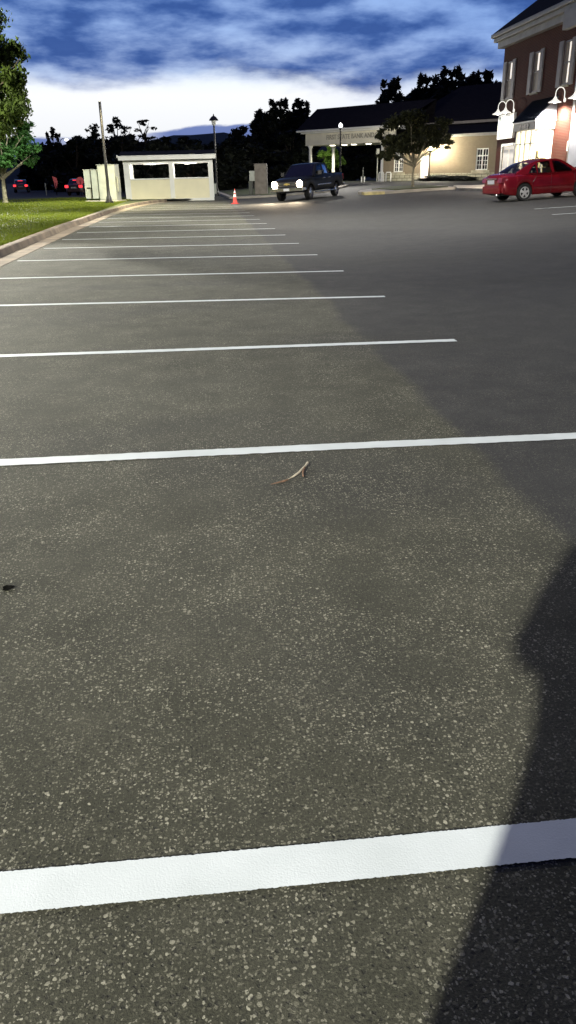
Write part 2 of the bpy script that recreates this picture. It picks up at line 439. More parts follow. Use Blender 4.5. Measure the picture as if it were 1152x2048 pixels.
def sheet(name, xs, ys, zf, m, inside=None):
    b = MB(); idx = {}
    for j, y in enumerate(ys):
        for i, x in enumerate(xs):
            idx[i, j] = len(b.v); b.v.append((x, y, zf(x, y)))
    for j in range(len(ys)-1):
        for i in range(len(xs)-1):
            if inside and not inside((xs[i]+xs[i+1])/2, (ys[j]+ys[j+1])/2): continue
            b.f.append((idx[i, j], idx[i+1, j], idx[i+1, j+1], idx[i, j+1])); b.sm.append(True)
    o = b.build(name, m, recalc=False)
    return tag(o, kind='structure')

xs_t = [-1500, -600, -250, -100, -60, -30, -12, -4, 0] + [2+0.8*i for i in range(20)] + [20, 26, 34, 45, 70, 120, 300, 700, 1500]
ys_t = [-300, -60, -20, 0, 20, 40] + [50+3*i for i in range(12)] + [90, 110, 150, 250, 500, 900, 2500]
sheet('ground', xs_t, ys_t, lambda x, y: gz(x, y)-0.05, M['earth'])
xs_l = [-3.9, -3, -1, 1] + [2+0.6*i for i in range(26)] + [19, 24, 32, 42]
ys_l = [-30, -15, -5, 0, 2, 4, 8, 14, 20, 28, 36, 44, 50, 54, 58, 62, 66, 70, 74, 78, 82]
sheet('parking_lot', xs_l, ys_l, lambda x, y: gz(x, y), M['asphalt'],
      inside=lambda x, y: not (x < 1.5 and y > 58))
# street at the far left, with lanes running away to the left
st = MB().add([(-62, 62.5, -0.03), (-6.5, 64.5, -0.03), (-12, 180, -0.03), (-60, 190, -0.03)], [(0, 1, 2, 3)])
tag(st.build('street', M['street'], recalc=False), kind='structure')

# ---- lawn with blades
def lawn_z(x, y):
    return 0.13 + 0.05*sstep(-x, 4.5, 9) + 0.04*math.sin(x*0.7+y*0.23)*sstep(-x, 5, 8)
KP = [(-3.72, -20), (-3.72, 4), (-3.74, 15), (-3.80, 24), (-3.68, 34), (-3.38, 42), (-2.98, 46.5), (-2.4, 50), (-1.7, 52.4), (-0.9, 53.4), (0.3, 53.75), (1.35, 53.75)]
def kerb_x(y):
    for (x0, y0), (x1, y1) in zip(KP, KP[1:]):
        if y0 <= y <= y1: return x0+(x1-x0)*(y-y0)/(y1-y0)
    return KP[-1][0]
ys_g = [-20, -8, 0, 6, 12, 16, 20, 24, 28, 32, 36, 40, 43, 45, 47, 49, 50.5, 51.7, 52.4, 53.0, 53.4, 53.6]
b = MB()
fr = [0, 0.03, 0.06, 0.1, 0.16, 0.25, 0.4, 0.6, 1.0]
for y in ys_g + [56, 62]:
    xr = kerb_x(min(y, 53.6)) - 0.15
    if y > 53.6: xr = 1.2
    for q in fr:
        x = xr + (-75-xr)*q
        b.v.append((x, y, lawn_z(x, y)))
n = len(fr)
for j in range(len(ys_g)+1):
    for i in range(n-1):
        b.f.append((j*n+i, j*n+i+1, (j+1)*n+i+1, (j+1)*n+i)); b.sm.append(True)
tag(b.build('lawn', M['soil'], recalc=True), kind='structure')

def grass_mesh():
    r = np.random.default_rng(3)
    n = 90000
    y = 13 + 45*r.random(n)**1.15
    x = -3.95 - (r.random(n)**1.5)*13
    vs = []; fs = []
    keep = 0
    for i in range(n):
        xi, yi = float(x[i]), float(y[i])
        lim = kerb_x(min(yi, 53.5)) - 0.17
        if yi > 53.6: lim = -4.6
        if xi > lim: continue
        z = lawn_z(xi, yi) - 0.005
        a = r.random()*2*PI; h = 0.035+0.05*r.random(); w = 0.010+0.012*r.random()
        dx, dy = math.cos(a)*w, math.sin(a)*w
        lx, ly = (r.random()-.5)*0.05, (r.random()-.5)*0.05
        k = len(vs)
        vs += [(xi-dx, yi-dy, z), (xi+dx, yi+dy, z), (xi+lx, yi+ly, z+h)]
        fs.append((k, k+1, k+2))
    me = bpy.data.meshes.new('lawn_grass'); me.from_pydata(vs, [], fs); me.materials.append(M['grass'])
    o = bpy.data.objects.new('lawn_grass', me); col.objects.link(o)
    return tag(o, 'short mown grass covering the lawn left of the kerb', 'grass', kind='stuff')
grass_mesh()

# ---- kerb swept along its path: gutter pan, face, top
def sweep(name, path, prof, m, zf=None, kind='structure'):
    b = MB(); P = [Vector((p[0], p[1], 0)) for p in path]; n = len(prof)
    for i, p in enumerate(P):
        d = (P[min(i+1, len(P)-1)]-P[max(i-1, 0)]).normalized(); w = Vector((d.y, -d.x, 0))   # to the right of travel
        z0 = zf(p.x, p.y) if zf else 0
        for (u, z) in prof: q = p + w*u; b.v.append((q.x, q.y, z0+z))
    for i in range(len(P)-1):
        for k in range(n-1):
            b.f.append((i*n+k, i*n+k+1, (i+1)*n+k+1, (i+1)*n+k)); b.sm.append(False)
    b.f.append(tuple(range(n))[::-1]); b.sm.append(False)
    b.f.append(tuple((len(P)-1)*n+k for k in range(n))); b.sm.append(False)
    o = b.build(name, m)
    return tag(o, kind=kind) if kind else o
def dense(path, step=1.2):
    out = []
    for (x0, y0), (x1, y1) in zip(path, path[1:]):
        k = max(1, int(math.hypot(x1-x0, y1-y0)/step))
        for i in range(k): out.append((x0+(x1-x0)*i/k, y0+(y1-y0)*i/k))
    return out + [path[-1]]
sweep('kerb', dense(KP[:9], 2.0), [(-0.17, -0.05), (-0.165, 0.145), (-0.03, 0.145), (-0.005, 0.13), (0.035, 0.014), (0.40, 0.007), (0.41, -0.05)], M['concrete'])

# ------------------------------------------------------------------ painted bays
def stripe(x0, y0, x1, y1, w, label, group, seed, raised=0.004):
    r = random.Random(seed); b = MB()
    L_ = math.hypot(x1-x0, y1-y0); n = int(max(8, min(1600, L_/0.004 if y0 < 3 else L_/0.03)))
    dx, dy = (x1-x0)/L_, (y1-y0)/L_
    jit = 0.0007 if y0 < 3 else 0.002
    wav = [r.uniform(0, 6.28) for _ in range(4)]
    for i in range(n+1):
        t = i/n*L_
        cx, cy = x0+dx*t, y0+dy*t
        off = 0.004*math.sin(t*1.7+wav[0])
        a = w/2+r.gauss(0, jit)+off; c = -w/2+r.gauss(0, jit)+off
        for s in (a, c):
            px, py = cx-dy*s, cy+dx*s
            b.v.append((px, py, gz(px, py)+raised))
    for i in range(n):
        b.f.append((2*i, 2*i+1, 2*i+3, 2*i+2)); b.sm.append(False)
    o = b.build('parking_stripe', M['paint'], recalc=False)
    return tag(o, label, 'parking stripe', group)

ORD = ['nearest to the camera, crossed by the dark shadow', 'second from the camera, just behind the forked twig', 'third from the camera',
       'fourth from the camera', 'fifth from the camera', 'sixth from the camera', 'seventh from the camera', 'eighth from the camera',
       'ninth from the camera', 'tenth from the camera', 'eleventh from the camera', 'twelfth from the camera', 'thirteenth from the camera', 'fourteenth from camera, fourth before the shelter',
       'third before the white shelter', 'second before the white shelter', 'last one before the white shelter']
YS = [1.2, 3.93, 6.67, 9.5, 12.3, 15.05, 17.78, 20.45, 23.1, 25.8, 28.5, 31.2, 33.9, 36.6, 39.3, 42.0, 44.7]
for i, (y, od) in enumerate(zip(YS, ORD)):
    dl = 0.02 if i < 3 else (0.16 if i < 7 else 0.05)
    xl = -3.26 if y < 40 else -2.7
    stripe(xl, y+0.03+dl, 2.22, y-dl*0.5, 0.105, 'white bay line on asphalt, ' + od, 'white bay lines on the left', 20+i)
stripe(9.45, 21.15, 14.9, 20.2, 0.09, 'worn pale bay line in front of the red sedan, nearer of the two', 'worn bay lines by the red sedan', 60)
stripe(10.1, 23.9, 15.4, 23.1, 0.09, 'worn pale bay line in front of the red sedan, one nearer its wheels', 'worn bay lines by the red sedan', 61)

# ------------------------------------------------------------------ litter on the asphalt
t = thing('twig', 'dry forked twig lying on asphalt before the second white line', 'twig', (0.40, 3.48, 0))
MB().tube([(0.095, 0.19, .016), (0.080, 0.15, .016), (0.062, 0.12, .016), (0.035, 0.065, .013), (0.0, 0.02, .010), (-0.028, -0.005, .008)],
          [.008, .0065, .004, .006, .0045, .002], 6).build('stem', M['twig'], t)
MB().tube([(0.072, 0.13, .014), (0.058, 0.08, .010), (0.052, 0.03, .008)], [.006, .005, .004], 6).build('fork', M['twig_dark'], t)
MB().tube([(-0.026, -0.003, .006), (-0.05, -0.02, .006), (-0.085, -0.035, .005), (-.115, -.05, .004)], [.004, .005, .003, .001], 6).build('tip', M['twig_dark'], t)
b = MB()
pts = []
for k in range(26):
    a_ = 2*PI*k/26; r_ = 1+0.16*math.sin(3*a_+1)+0.1*math.sin(7*a_)
    pts.append((-0.745+0.020*r_*math.cos(a_), 2.55+0.020*r_*math.sin(a_), 0.006))
b.poly(pts)
tag(b.build('tar_spot', M['tar'], recalc=False), 'small black tar spot on the asphalt at the left edge', 'stain')

# ------------------------------------------------------------------ vehicles  (x forward, y left, origin on the ground midway between the axles)
def interp(tab, x):
    if x <= tab[0][0]: return tab[0][1]
    for (a, b), (c, d) in zip(tab, tab[1:]):
        if a <= x <= c:
            return b+(d-b)*(x-a)/(c-a)
    return tab[-1][1]

def loft_body(xs, halfw, sill, belt, top, wheels, rad, archgap, rake=0.0):
    """closed shell: ring of half-section points mirrored; wheel arches cut into the lower edge"""
    b = MB(); fr = [0.0, 0.06, 0.22, 0.48, 0.74, 0.90, 1.0]
    ins = [0.05, 0.015, 0.0, 0.0, 0.012, 0.035, 0.085]
    rings = []
    for x in xs:
        w = interp(halfw, x); zb = interp(sill, x); zt = interp(belt, x); tp = interp(top, x)
        for wx in wheels:
            d = abs(x-wx)
            if d < rad+archgap: zb = max(zb, rad+math.sqrt(max(0, (rad+archgap)**2-d*d)))
        half = [(w-ins[k], zb+fr[k]*(zt-zb)) for k in range(7)]
        half += [(w*0.72, tp+(0.0)), (w*0.4, tp+0.018), (0.0, tp+0.025)]
        ring = [(x, y, z) for y, z in half] + [(x, -y, z) for y, z in half[-2::-1]]
        rings.append(ring)
    n = len(rings[0])
    for r_ in rings: b.v += r_
    for i in range(len(rings)-1):
        for k in range(n-1):
            b.f.append((i*n+k, (i+1)*n+k, (i+1)*n+k+1, i*n+k+1)); b.sm.append(True)
    for i in (0, len(rings)-1):
        h = n//2
        for k in range(h):
            a_, b_, c_, d_ = i*n+k, i*n+k+1, i*n+n-2-k, i*n+n-1-k
            b.f.append((a_, b_, c_, d_) if b_ != c_ else (a_, b_, d_)); b.sm.append(False)
    return b

def stations(x0, x1, wheels, r):
    s = set([x0, x1])
    x = x0
    while x < x1: s.add(round(x, 3)); x += 0.12
    for w in wheels:
        for k in range(-14, 15): s.add(round(w+r*math.sin(k/14*PI/2), 3))
    return sorted(v for v in s if x0 <= v <= x1)

def wheel(parent, x, y, rad, wid, rim_r, side, spokes=5, rim='silver'):
    w2 = wid/2
    o = MB().lathe([(rim_r, -w2*.8), (rad*.93, -w2), (rad, -w2*.7), (rad, w2*.7), (rad*.93, w2), (rim_r, w2*.8), (rim_r-.02, 0)], seg=36, axis='y').build('wheel', M['rubber'], parent)
    o.location = (x, y, rad)
    s = side; b = MB()
    b.lathe([(rim_r+.004, s*w2*.85), (rim_r-.018, s*w2*.95), (rim_r-.03, s*w2*.75)], seg=36, axis='y')
    for k in range(spokes):
        a = 2*PI*k/spokes+.3
        ca, sa = math.cos(a), math.sin(a)
        def pt(r_, off, d): return (ca*r_-sa*off, s*d, sa*r_+ca*off)
        wi, wo = rim_r*.18, rim_r*.24
        b.add([pt(.03, -wi, w2*.98), pt(.03, wi, w2*.98), pt(rim_r-.015, wo, w2*.90), pt(rim_r-.015, -wo, w2*.90)], [(0, 1, 2, 3)])
    b.lathe([(0.001, s*w2*1.02), (rim_r*.26, s*w2*1.0), (rim_r*.30, s*w2*.9)], seg=20, axis='y')
    b.build('rim', M[rim], o)
    MB().lathe([(0.001, s*w2*.45), (rim_r, s*w2*.5)], seg=24, axis='y').build('brake_disc', M['plastic'], o)
    return o

def offset_poly(pts, d):
    n = len(pts); c = (sum(p[0] for p in pts)/n, sum(p[1] for p in pts)/n)
    return [(c[0]+(p[0]-c[0])*(1-d), c[1]+(p[1]-c[1])*(1-d)) for p in pts]

def greenhouse(parent, sil, wb, zb, tumble, holes, paint, glass, win_names, front, rear, wsill=None):
    """sil: outline [(x,z)...] from the rear base over the roof to the front base; holes: window outlines"""
    def yw(x, z): return wb(x) - (z-zb)*tumble
    body = MB()
    for s in (1, -1):
        loops = [[Vector((p[0], p[1], 0)) for p in sil]] + [[Vector((p[0], p[1], 0)) for p in h][::-1] for h in holes]
        tri = tessellate_polygon(loops)
        flat = [p for l in loops for p in l]
        body.add([(p.x, s*yw(p.x, p.y), p.y) for p in flat], [tuple(t_) for t_ in tri])
        for h in holes:   # reveal round every window
            q = [(p[0], s*yw(*p), p[1]) for p in h]; q2 = [(p[0], s*(yw(*p)-.03), p[1]) for p in h]; n = len(h)
            body.add(q+q2, [(i, (i+1) % n, n+(i+1) % n, n+i) for i in range(n)])
    # skin over the top
    segs = len(sil)-1
    pane_f = []; pane_r = []
    for i in range(segs):
        (xa, za), (xb, zb_) = sil[i], sil[i+1]
        rows = []
        for (x, z) in ((xa, za), (xb, zb_)):
            y = yw(x, z)
            rows.append([(x, y*f, z+0.045*(1-f*f)*(1 if z > zb+.15 else .3)) for f in (1, .88, .6, .25, -.25, -.6, -.88, -1)])
        for k in range(7):
            q = [rows[0][k], rows[0][k+1], rows[1][k+1], rows[1][k]]
            if i in front and 0 < k < 6: pane_f.append(q)
            elif i in rear and 0 < k < 6: pane_r.append(q)
            else: body.add(q, [(0, 1, 2, 3)], True)
    body.build('cabin', paint, parent, recalc='weld')
    for nm, qs in (('windscreen', pane_f), ('rear_window', pane_r)):
        if qs:
            b = MB()
            for q in qs: b.add([(p[0], p[1], p[2]-.004) for p in q], [(0, 1, 2, 3)], True)
            b.build(nm, glass, parent, recalc='weld', sharp=3)
    for s in (1, -1):
        for h in holes:
            MB().poly([(p[0], s*(yw(*p)-.02), p[1]) for p in h]).build('side_window', glass, parent)

def place(root, x, y, heading, pitchx=0.0, dz=0.0):
    """put a vehicle on the sloping lot; heading = (fx, fy)"""
    f = Vector((heading[0], heading[1], 0)).normalized()
    e = 0.8
    z = lambda p: gz(p[0], p[1])
    c = Vector((x, y, 0))
    l = Vector((-f.y, f.x, 0))
    zf, zr = z(c+f*1.5), z(c-f*1.5); zl, zrr = z(c+l*e), z(c-l*e)
    fx = Vector((f.x, f.y, (zf-zr)/3.0)).normalized()
    ly = Vector((l.x, l.y, (zl-zrr)/(2*e))); up = fx.cross(ly).normalized(); ly = up.cross(fx)
    m = Matrix((fx, ly, up)).transposed().to_4x4()
    m.translation = Vector((x, y, (zf+zr+zl+zrr)/4+dz))
    root.matrix_world = m

# ---- red sedan
car = thing('parked_car', 'red four-door sedan parked in front of the brick shop', 'car')
WB = 1.30; RAD = 0.305; wh = [-WB, WB]
loft_body(stations(-2.30, 2.20, wh, RAD+.06),
          [(-2.30, .56), (-2.24, .70), (-2.1, .79), (-1.6, .845), (-.5, .86), (1.0, .86), (1.7, .82), (2.05, .72), (2.20, .55)],
          [(-2.30, .40), (-2.2, .30), (-1.9, .24), (-1.6, .20), (1.6, .20), (2.0, .22), (2.2, .30)],
          [(-2.30, .72), (-2.25, .86), (-2.1, .92), (-1.6, .94), (-.6, .915), (.5, .89), (1.1, .86), (1.7, .76), (2.05, .66), (2.2, .55)],
          [(-2.30, .76), (-2.25, .93), (-2.1, .985), (-1.7, 1.0), (-.6, .96), (.5, .94), (1.0, .92), (1.6, .82), (2.05, .68), (2.2, .55)],
          wh, RAD, .055).build('body', M['red_paint'], car, sharp=.55)
sil = [(-1.72, .965), (-1.50, 1.075), (-1.22, 1.215), (-1.0, 1.315), (-.80, 1.375), (-.55, 1.415), (-.25, 1.435), (.10, 1.425), (.36, 1.385), (.62, 1.27), (.95, 1.09), (1.22, .93), (1.1, .88), (-1.6, .91)]
holes = [[(-1.14, .965), (-1.08, 1.06), (-.99, 1.16), (-.89, 1.24), (-.80, 1.285), (-.765, .965)],
         [(-.73, .965), (-.73, 1.31), (-.60, 1.345), (-.30, 1.365), (-.16, 1.365), (-.10, .955)],
         [(.02, .955), (-.03, 1.365), (.12, 1.355), (.30, 1.32), (.52, 1.215), (.80, 1.05), (.90, .955)]]
greenhouse(car, sil, lambda x: interp([(-1.75, .74), (-.9, .83), (.4, .83), (1.25, .76)], x), .92, .36, holes, M['red_paint'], M['auto_glass'], None, front=(8, 9, 10), rear=(0, 1, 2))
for sx in wh:
    for s in (1, -1): wheel(car, sx, s*.745, RAD, .20, .205, s)
MB().box((-1.9, -.66, .22), (1.9, .66, .55)).box((-2.0, -.5, .3), (-1.7, .5, .6)).build('underbody', M['plastic'], car)
for xw in wh: pass
for xw in wh:
    for s in (1, -1): MB().box((xw-.36, s*.60, .3), (xw+.36, s*.64, .68)).build('wheel_well', M['rubber'], car)
def seat_mb(x, y):
    m = MB(); m.box((x-.22, y-.24, .45), (x+.28, y+.24, .62)); m.prism([(x-.30, .6), (x-.12, .6), (x-.26, 1.14), (x-.38, 1.14)], 1, y-.22, y+.22)
    m.prism([(x-.42, 1.15), (x-.31, 1.15), (x-.33, 1.31), (x-.43, 1.31)], 1, y-.13, y+.13); return m
for x_, y_ in ((.25, .36), (.25, -.36), (-.66, .36), (-.66, -.36)): seat_mb(x_, y_).build('car_seat', M['seat'], car, bevel=.03)
MB().box((.75, -.7, .7), (1.15, .7, .93)).build('dashboard', M['plastic'], car)
MB().box((-2.27, -.64, .30), (-2.335, .64, .58)).box((-2.26, -.7, .32), (-2.1, -.76, .52)).box((-2.26, .7, .32), (-2.1, .76, .52)).build('rear_bumper', M['red_paint'], car, bevel=.03)
for s in (1, -1):
    MB().prism([(-2.315, .70), (-2.285, .88), (-2.12, .90), (-2.17, .70)], 1, s*.44, s*.735).build('tail_light', M['tail_off'], car, bevel=.012)
    MB().tube([(.86, s*.80, .97), (.83, s*.90, 1.0)], .02, 6).box((.80, s*.86, .95), (.87, s*1.02, 1.08)).build('wing_mirror', M['red_paint'], car, bevel=.02)
    for x_ in (-.66, .30): MB().box((x_-.09, s*.858, .80), (x_+.09, s*.885, .83)).build('door_handle', M['red_paint'], car, bevel=.008)
    for pts in ([(-.13, .24), (-.125, .5), (-.12, .9)], [(-1.0, .62), (-.86, .76), (-.80, .92)], [(.96, .24), (.97, .5), (.94, .88)]):
        MB().tube([(p[0], s*(.8625 if p[1] < .7 else .838), p[1]) for p in pts], .005, 5).build('door_seam', M['plastic'], car)
    MB().box((-.92, s*.858, .47), (.92, s*.874, .52)).build('side_moulding', M['red_paint'], car, bevel=.006)
MB().box((-2.325, -.25, .66), (-2.338, .25, .80)).build('licence_plate', M['plate'], car)
MB().box((-2.30, -.40, .82), (-2.325, .40, .87)).build('boot_trim', M['chrome'], car, bevel=.008)
MB().tube([(-2.38, -.45, .25), (-2.1, -.45, .25)], .03, 8).build('exhaust', M['chrome'], car)
CAR_F = (.98, .20)
_f = Vector(CAR_F).normalized(); _l = Vector((-_f.y, _f.x))
_c = Vector((11.66, 28.6)) + _l*.70 + _f*WB*.90
place(car, _c.x, _c.y, CAR_F)
car.scale = (.90, .88, .92)

# ---- pickup with lit headlamps
tr = thing('pickup_truck', 'dark extended-cab pickup with its headlights on, turning in beside the cone', 'pickup truck')
TW = 1.85; TR = 0.37; wh = [-TW, TW]
loft_body(stations(-3.02, 2.80, wh, TR+.07),
          [(-3.02, .88), (-2.9, .93), (-1, .96), (1.2, .96), (2.3, .94), (2.65, .89), (2.80, .82)],
          [(-3.02, .60), (-2.6, .52), (-1.5, .46), (1.5, .44), (2.4, .48), (2.80, .55)],
          [(-3.02, 1.26), (-.85, 1.26), (-.82, 1.22), (1.0, 1.18), (2.2, 1.12), (2.65, 1.04), (2.80, .95)],
          [(-3.02, 1.27), (-2.98, 1.27), (-2.96, .86), (-.98, .86), (-.95, 1.25), (1.0, 1.22), (2.2, 1.17), (2.65, 1.08), (2.80, .96)],
          wh, TR, .075).build('body', M['truck_paint'], tr, sharp=.55)
sil = [(-.92, 1.22), (-.90, 1.42), (-.84, 1.72), (-.70, 1.81), (-.2, 1.845), (.35, 1.84), (.62, 1.79), (.90, 1.58), (1.32, 1.21), (1.2, 1.17), (-.8, 1.19)]
holes = [[(-.74, 1.28), (-.72, 1.68), (-.60, 1.74), (-.20, 1.77), (-.18, 1.28)], [(-.08, 1.28), (-.08, 1.77), (.34, 1.765), (.56, 1.70), (.76, 1.53), (.98, 1.28)]]
greenhouse(tr, sil, lambda x: .90, 1.2, .28, holes, M['truck_paint'], M['dark_glass'], None, front=(6, 7), rear=(0, 1))
for sx in wh:
    for s in (1, -1): wheel(tr, sx, s*.80, TR, .25, .235, s, rim='chrome')
b = MB().box((-2.6, -.72, .42), (2.6, .72, .75))
for xw in wh:
    for s in (1, -1): b.box((xw-.42, s*.62, .4), (xw+.42, s*.67, .80))
b.build('underbody', M['plastic'], tr)
MB().box((2.74, -.92, .50), (2.93, .92, .70)).box((2.5, -.95, .52), (2.74, -.90, .68)).box((2.5, .95, .52), (2.74, .90, .68)).build('front_bumper', M['chrome'], tr, bevel=.03)
MB().box((2.765, -.55, .76), (2.815, .55, .845)).box((2.765, -.55, .895), (2.815, .55, .97)).build('grille', M['plastic'], tr)
MB().box((2.77, -.60, .848), (2.84, .60, .892)).build('grille_bar', M['chrome'], tr, bevel=.01)
MB().prism([(-.17, .835), (-.06, .835), (-.05, .82), (.05, .82), (.06, .835), (.17, .835), (.15, .905), (.06, .905), (.05, .92), (-.05, .92), (-.06, .905), (-.15, .905)], 0, 2.842, 2.855).build('emblem', M['gold'], tr)
MB().box((2.932, -.16, .53), (2.94, .16, .66)).build('licence_plate', M['plate'], tr)
for s in (1, -1):
    h = MB().prism([(.575*s, .76), (.86*s, .77), (.85*s, .97), (.575*s, .985)], 0, 2.68, 2.815).build('headlight', M['chrome'], tr)
    MB().prism([(s*.71+.155*math.cos(2*PI*k/20), .875+.165*math.sin(2*PI*k/20)) for k in range(20)], 0, 2.816, 2.85).prism([(s*.71+.10*math.cos(2*PI*k/20), .875+.11*math.sin(2*PI*k/20)) for k in range(20)], 0, 2.851, 2.875).build('lens', M['headlamp'], h)
    MB().box((-3.0, s*.80, .86), (-3.05, s*.93, 1.18)).build('tail_light', M['tail_off'], tr, bevel=.01)
    MB().tube([(.92, s*.88, 1.30), (.90, s*1.02, 1.33)], .02, 6).box((.86, s*.98, 1.24), (.95, s*1.19, 1.46)).build('wing_mirror', M['plastic'], tr, bevel=.02)
    MB().box((-.95, s*.958, .70), (1.0, s*.985, .765)).build('side_moulding', M['chrome'], tr, bevel=.008)
    for x_ in (-.0, -.75): MB().box((x_-.10, s*.95, 1.05), (x_+.1, s*.98, 1.09)).build('door_handle', M['chrome'], tr, bevel=.008)
    MB().box((-1.3, s*.90, .34), (1.3, s*1.0, .40)).build('running_board', M['chrome'], tr, bevel=.015)
MB().box((-3.02, -.95, .52), (-3.18, .95, .68)).build('rear_bumper', M['chrome'], tr, bevel=.03)
for y_ in (.4, -.4): seat_mb(.2, y_).build('truck_seat', M['seat'], tr, bevel=.03).location = (0, 0, .38)
TF = (-.50, -.866)
_f = Vector(TF).normalized()
_c = Vector((5.62, 46.1)) - _f*TW*1.06
place(tr, _c.x, _c.y, TF)
tr.scale = (1.08, 1.04, .99)
for s in (1, -1):
    l = bpy.data.lights.new('headlight_beam', 'SPOT'); l.energy = 1100; l.color = (1, .80, .55); l.spot_size = R(75); l.spot_blend = 1; l.shadow_soft_size = .08
    lo = bpy.data.objects.new('headlight_beam', l); col.objects.link(lo); lo.parent = tr
    lo.location = (2.93, s*.715, .86); lo.rotation_euler = (R(82), 0, R(-90))

# ---- cars far away on the street, tail lights on
def far_car(x, y, rz, label, paint='far_paint', bright=1):
    c = thing('distant_car', label, 'car', (x, y, gz(x, y)-.03), rz, 'cars far off on the street')
    loft_body(stations(-2.2, 2.2, [-1.3, 1.3], .36), [(-2.2, .6), (-2.05, .8), (0, .87), (1.8, .82), (2.2, .6)], [(-2.2, .35), (-1.8, .22), (1.8, .22), (2.2, .35)],
              [(-2.2, .85), (-2.0, .95), (1.0, .9), (2.2, .6)], [(-2.2, .88), (-2.0, 1.0), (1.0, .95), (2.2, .62)], [-1.3, 1.3], .31, .05).build('body', M[paint], c)
    MB().prism([(-1.75, .95), (-1.2, 1.38), (-.3, 1.46), (.4, 1.4), (1.1, .92)], 1, -.68, .68).build('cabin', M[paint], c, bevel=.06)
    MB().add([(-1.77, -.58, .98), (-1.77, .58, .98), (-1.26, .52, 1.36), (-1.26, -.52, 1.36)], [(0, 1, 2, 3)]).build('rear_window', M['pane'], c).location = (-.03, 0, .02)
    for sx in (-1.3, 1.3):
        for s in (1, -1): wheel(c, sx, s*.75, .31, .2, .2, s)
    for s in (1, -1): MB().box((-2.14, s*.50, .68), (-2.24, s*.82, .90)).build('tail_light', M['taillamp'], c, bevel=.02)
    MB().box((-1.32, -.28, 1.30), (-1.42, .28, 1.35)).build('brake_light', M['taillamp'], c)
    MB().box((-2.20, -.25, .62), (-2.23, .25, .75)).build('licence_plate', M['plate'], c)
    return c
far_car(-20.9, 106.0, R(98), 'small distant car with glowing red tail lights beyond the pale tree trunk')
far_car(-10.6, 81.5, R(80), 'distant car with red tail lights close to the grey cabinets')

# ------------------------------------------------------------------ kerbed islands and pavements
def slab(name, pts, h, m, kind='structure', top=None):
    """raised slab following the slope of the lot"""
    b = MB(); n = len(pts)
    tp = [(x, y, gz(x, y)+h) for x, y in pts]; bt = [(x, y, gz(x, y)-.1) for x, y in pts]
    tri = tessellate_polygon([[Vector((x, y, 0)) for x, y in pts]])
    b.add(tp, [tuple(t_) for t_ in tri])
    b.add(tp+bt, [(i, (i+1) % n, n+(i+1) % n, n+i) for i in range(n)])
    o = b.build(name, m)
    return tag(o, kind=kind)
def refine(pts, k=6):
    out = []
    for (a, b_), (c, d) in zip(pts, pts[1:]+pts[:1]):
        for i in range(k): out.append((a+(c-a)*i/k, b_+(d-b_)*i/k))
    return out
def inset(pts, d):
    cx = sum(p[0] for p in pts)/len(pts); cy = sum(p[1] for p in pts)/len(pts)
    return [(cx+(x-cx)*(1-d/math.hypot(x-cx, y-cy)), cy+(y-cy)*(1-d/math.hypot(x-cx, y-cy))) for x, y in pts]
I1 = [(9.55, 46.1), (10.4, 45.5), (14.5, 45.3), (15.4, 51.5), (13.2, 55.6), (10.4, 51.6), (9.6, 48.5)]
slab('kerb_island', refine(I1), .13, M['walk'])
slab('kerb_nose', refine([(9.50, 46.1), (10.36, 45.44), (10.5, 45.44), (10.5, 47.6), (9.6, 47.6)], 3), .138, M['yellowed'])
slab('planting_bed', refine(inset(I1[2:6]+[(10.9, 51.4), (11.2, 46.6)], .7)), .16, M['soil'])
slab('shop_pavement', refine([(13.9, 43.2), (14.15, 38.4), (15.2, 36.5), (15.4, 20), (20, 20), (20, 50.3), (15.9, 50.2)]), .13, M['walk'])
slab('verge_kerb', refine([(2.4, 56.9), (5.5, 55.5), (9.6, 57.2), (10.6, 61), (12.3, 66), (12, 80), (2, 80)]), .12, M['walk'])
slab('verge', refine([(2.7, 57.4), (5.4, 56.2), (9.2, 57.8), (10.1, 61.2), (11.7, 66.2), (11.5, 79), (2.4, 79)]), .15, M['soil'])

# ------------------------------------------------------------------ white open shelter at the end of the bays
SY = 54.0
sh = thing('shelter', 'cream open-sided shelter with two wide openings and dark roof at end of the bays', 'shelter', (-1.47, SY, 0))
HW = 2.80
D_ = 3.8
w = MB(); w.box((-HW+.16, 0, .14), (HW-.16, .12, 1.28)).box((-HW+.02, .16, .14), (-HW+.14, D_-.16, 1.28)).box((HW-.14, .16, .14), (HW-.02, D_-.16, 1.28))
w.build('wall', M['cream'], sh)
MB().box((-HW+.02, -.02, -.12), (HW-.02, D_, .14)).build('base_board', M['white'], sh, bevel=.01)
for x0, x1 in ((-HW, -HW+.36), (.02, .30), (HW-.30, HW)):
    MB().box((x0, -.03, .145), (x1, .30, 2.22)).build('post', M['white'], sh, bevel=.012)
for x0, x1 in ((-HW, -HW+.2), (HW-.2, HW)):
    MB().box((x0, D_-.2, .145), (x1, D_, 2.22)).build('post', M['white'], sh, bevel=.012)
MB().box((-HW+.365, -.045, 1.285), (.015, .17, 1.36)).box((.305, -.045, 1.285), (HW-.305, .17, 1.36)).build('sill', M['white'], sh, bevel=.01)
MB().box((-HW, -.03, 2.225), (HW, D_, 2.40)).build('header', M['white'], sh)
f = MB().box((-HW-.24, -.34, 2.41), (HW+.20, -.26, 2.63)).box((-HW-.24, -.255, 2.45), (-HW-.16, D_+.3, 2.63)).box((HW+.12, -.255, 2.45), (HW+.20, D_+.3, 2.63)).build('fascia', M['white'], sh, bevel=.01)
MB().box((-HW-.26, -.36, 2.635), (HW+.22, -.24, 2.68)).box((-HW-.33, -.36, 2.56), (-HW-.265, -.24, 2.74)).build('gutter', M['white'], sh)
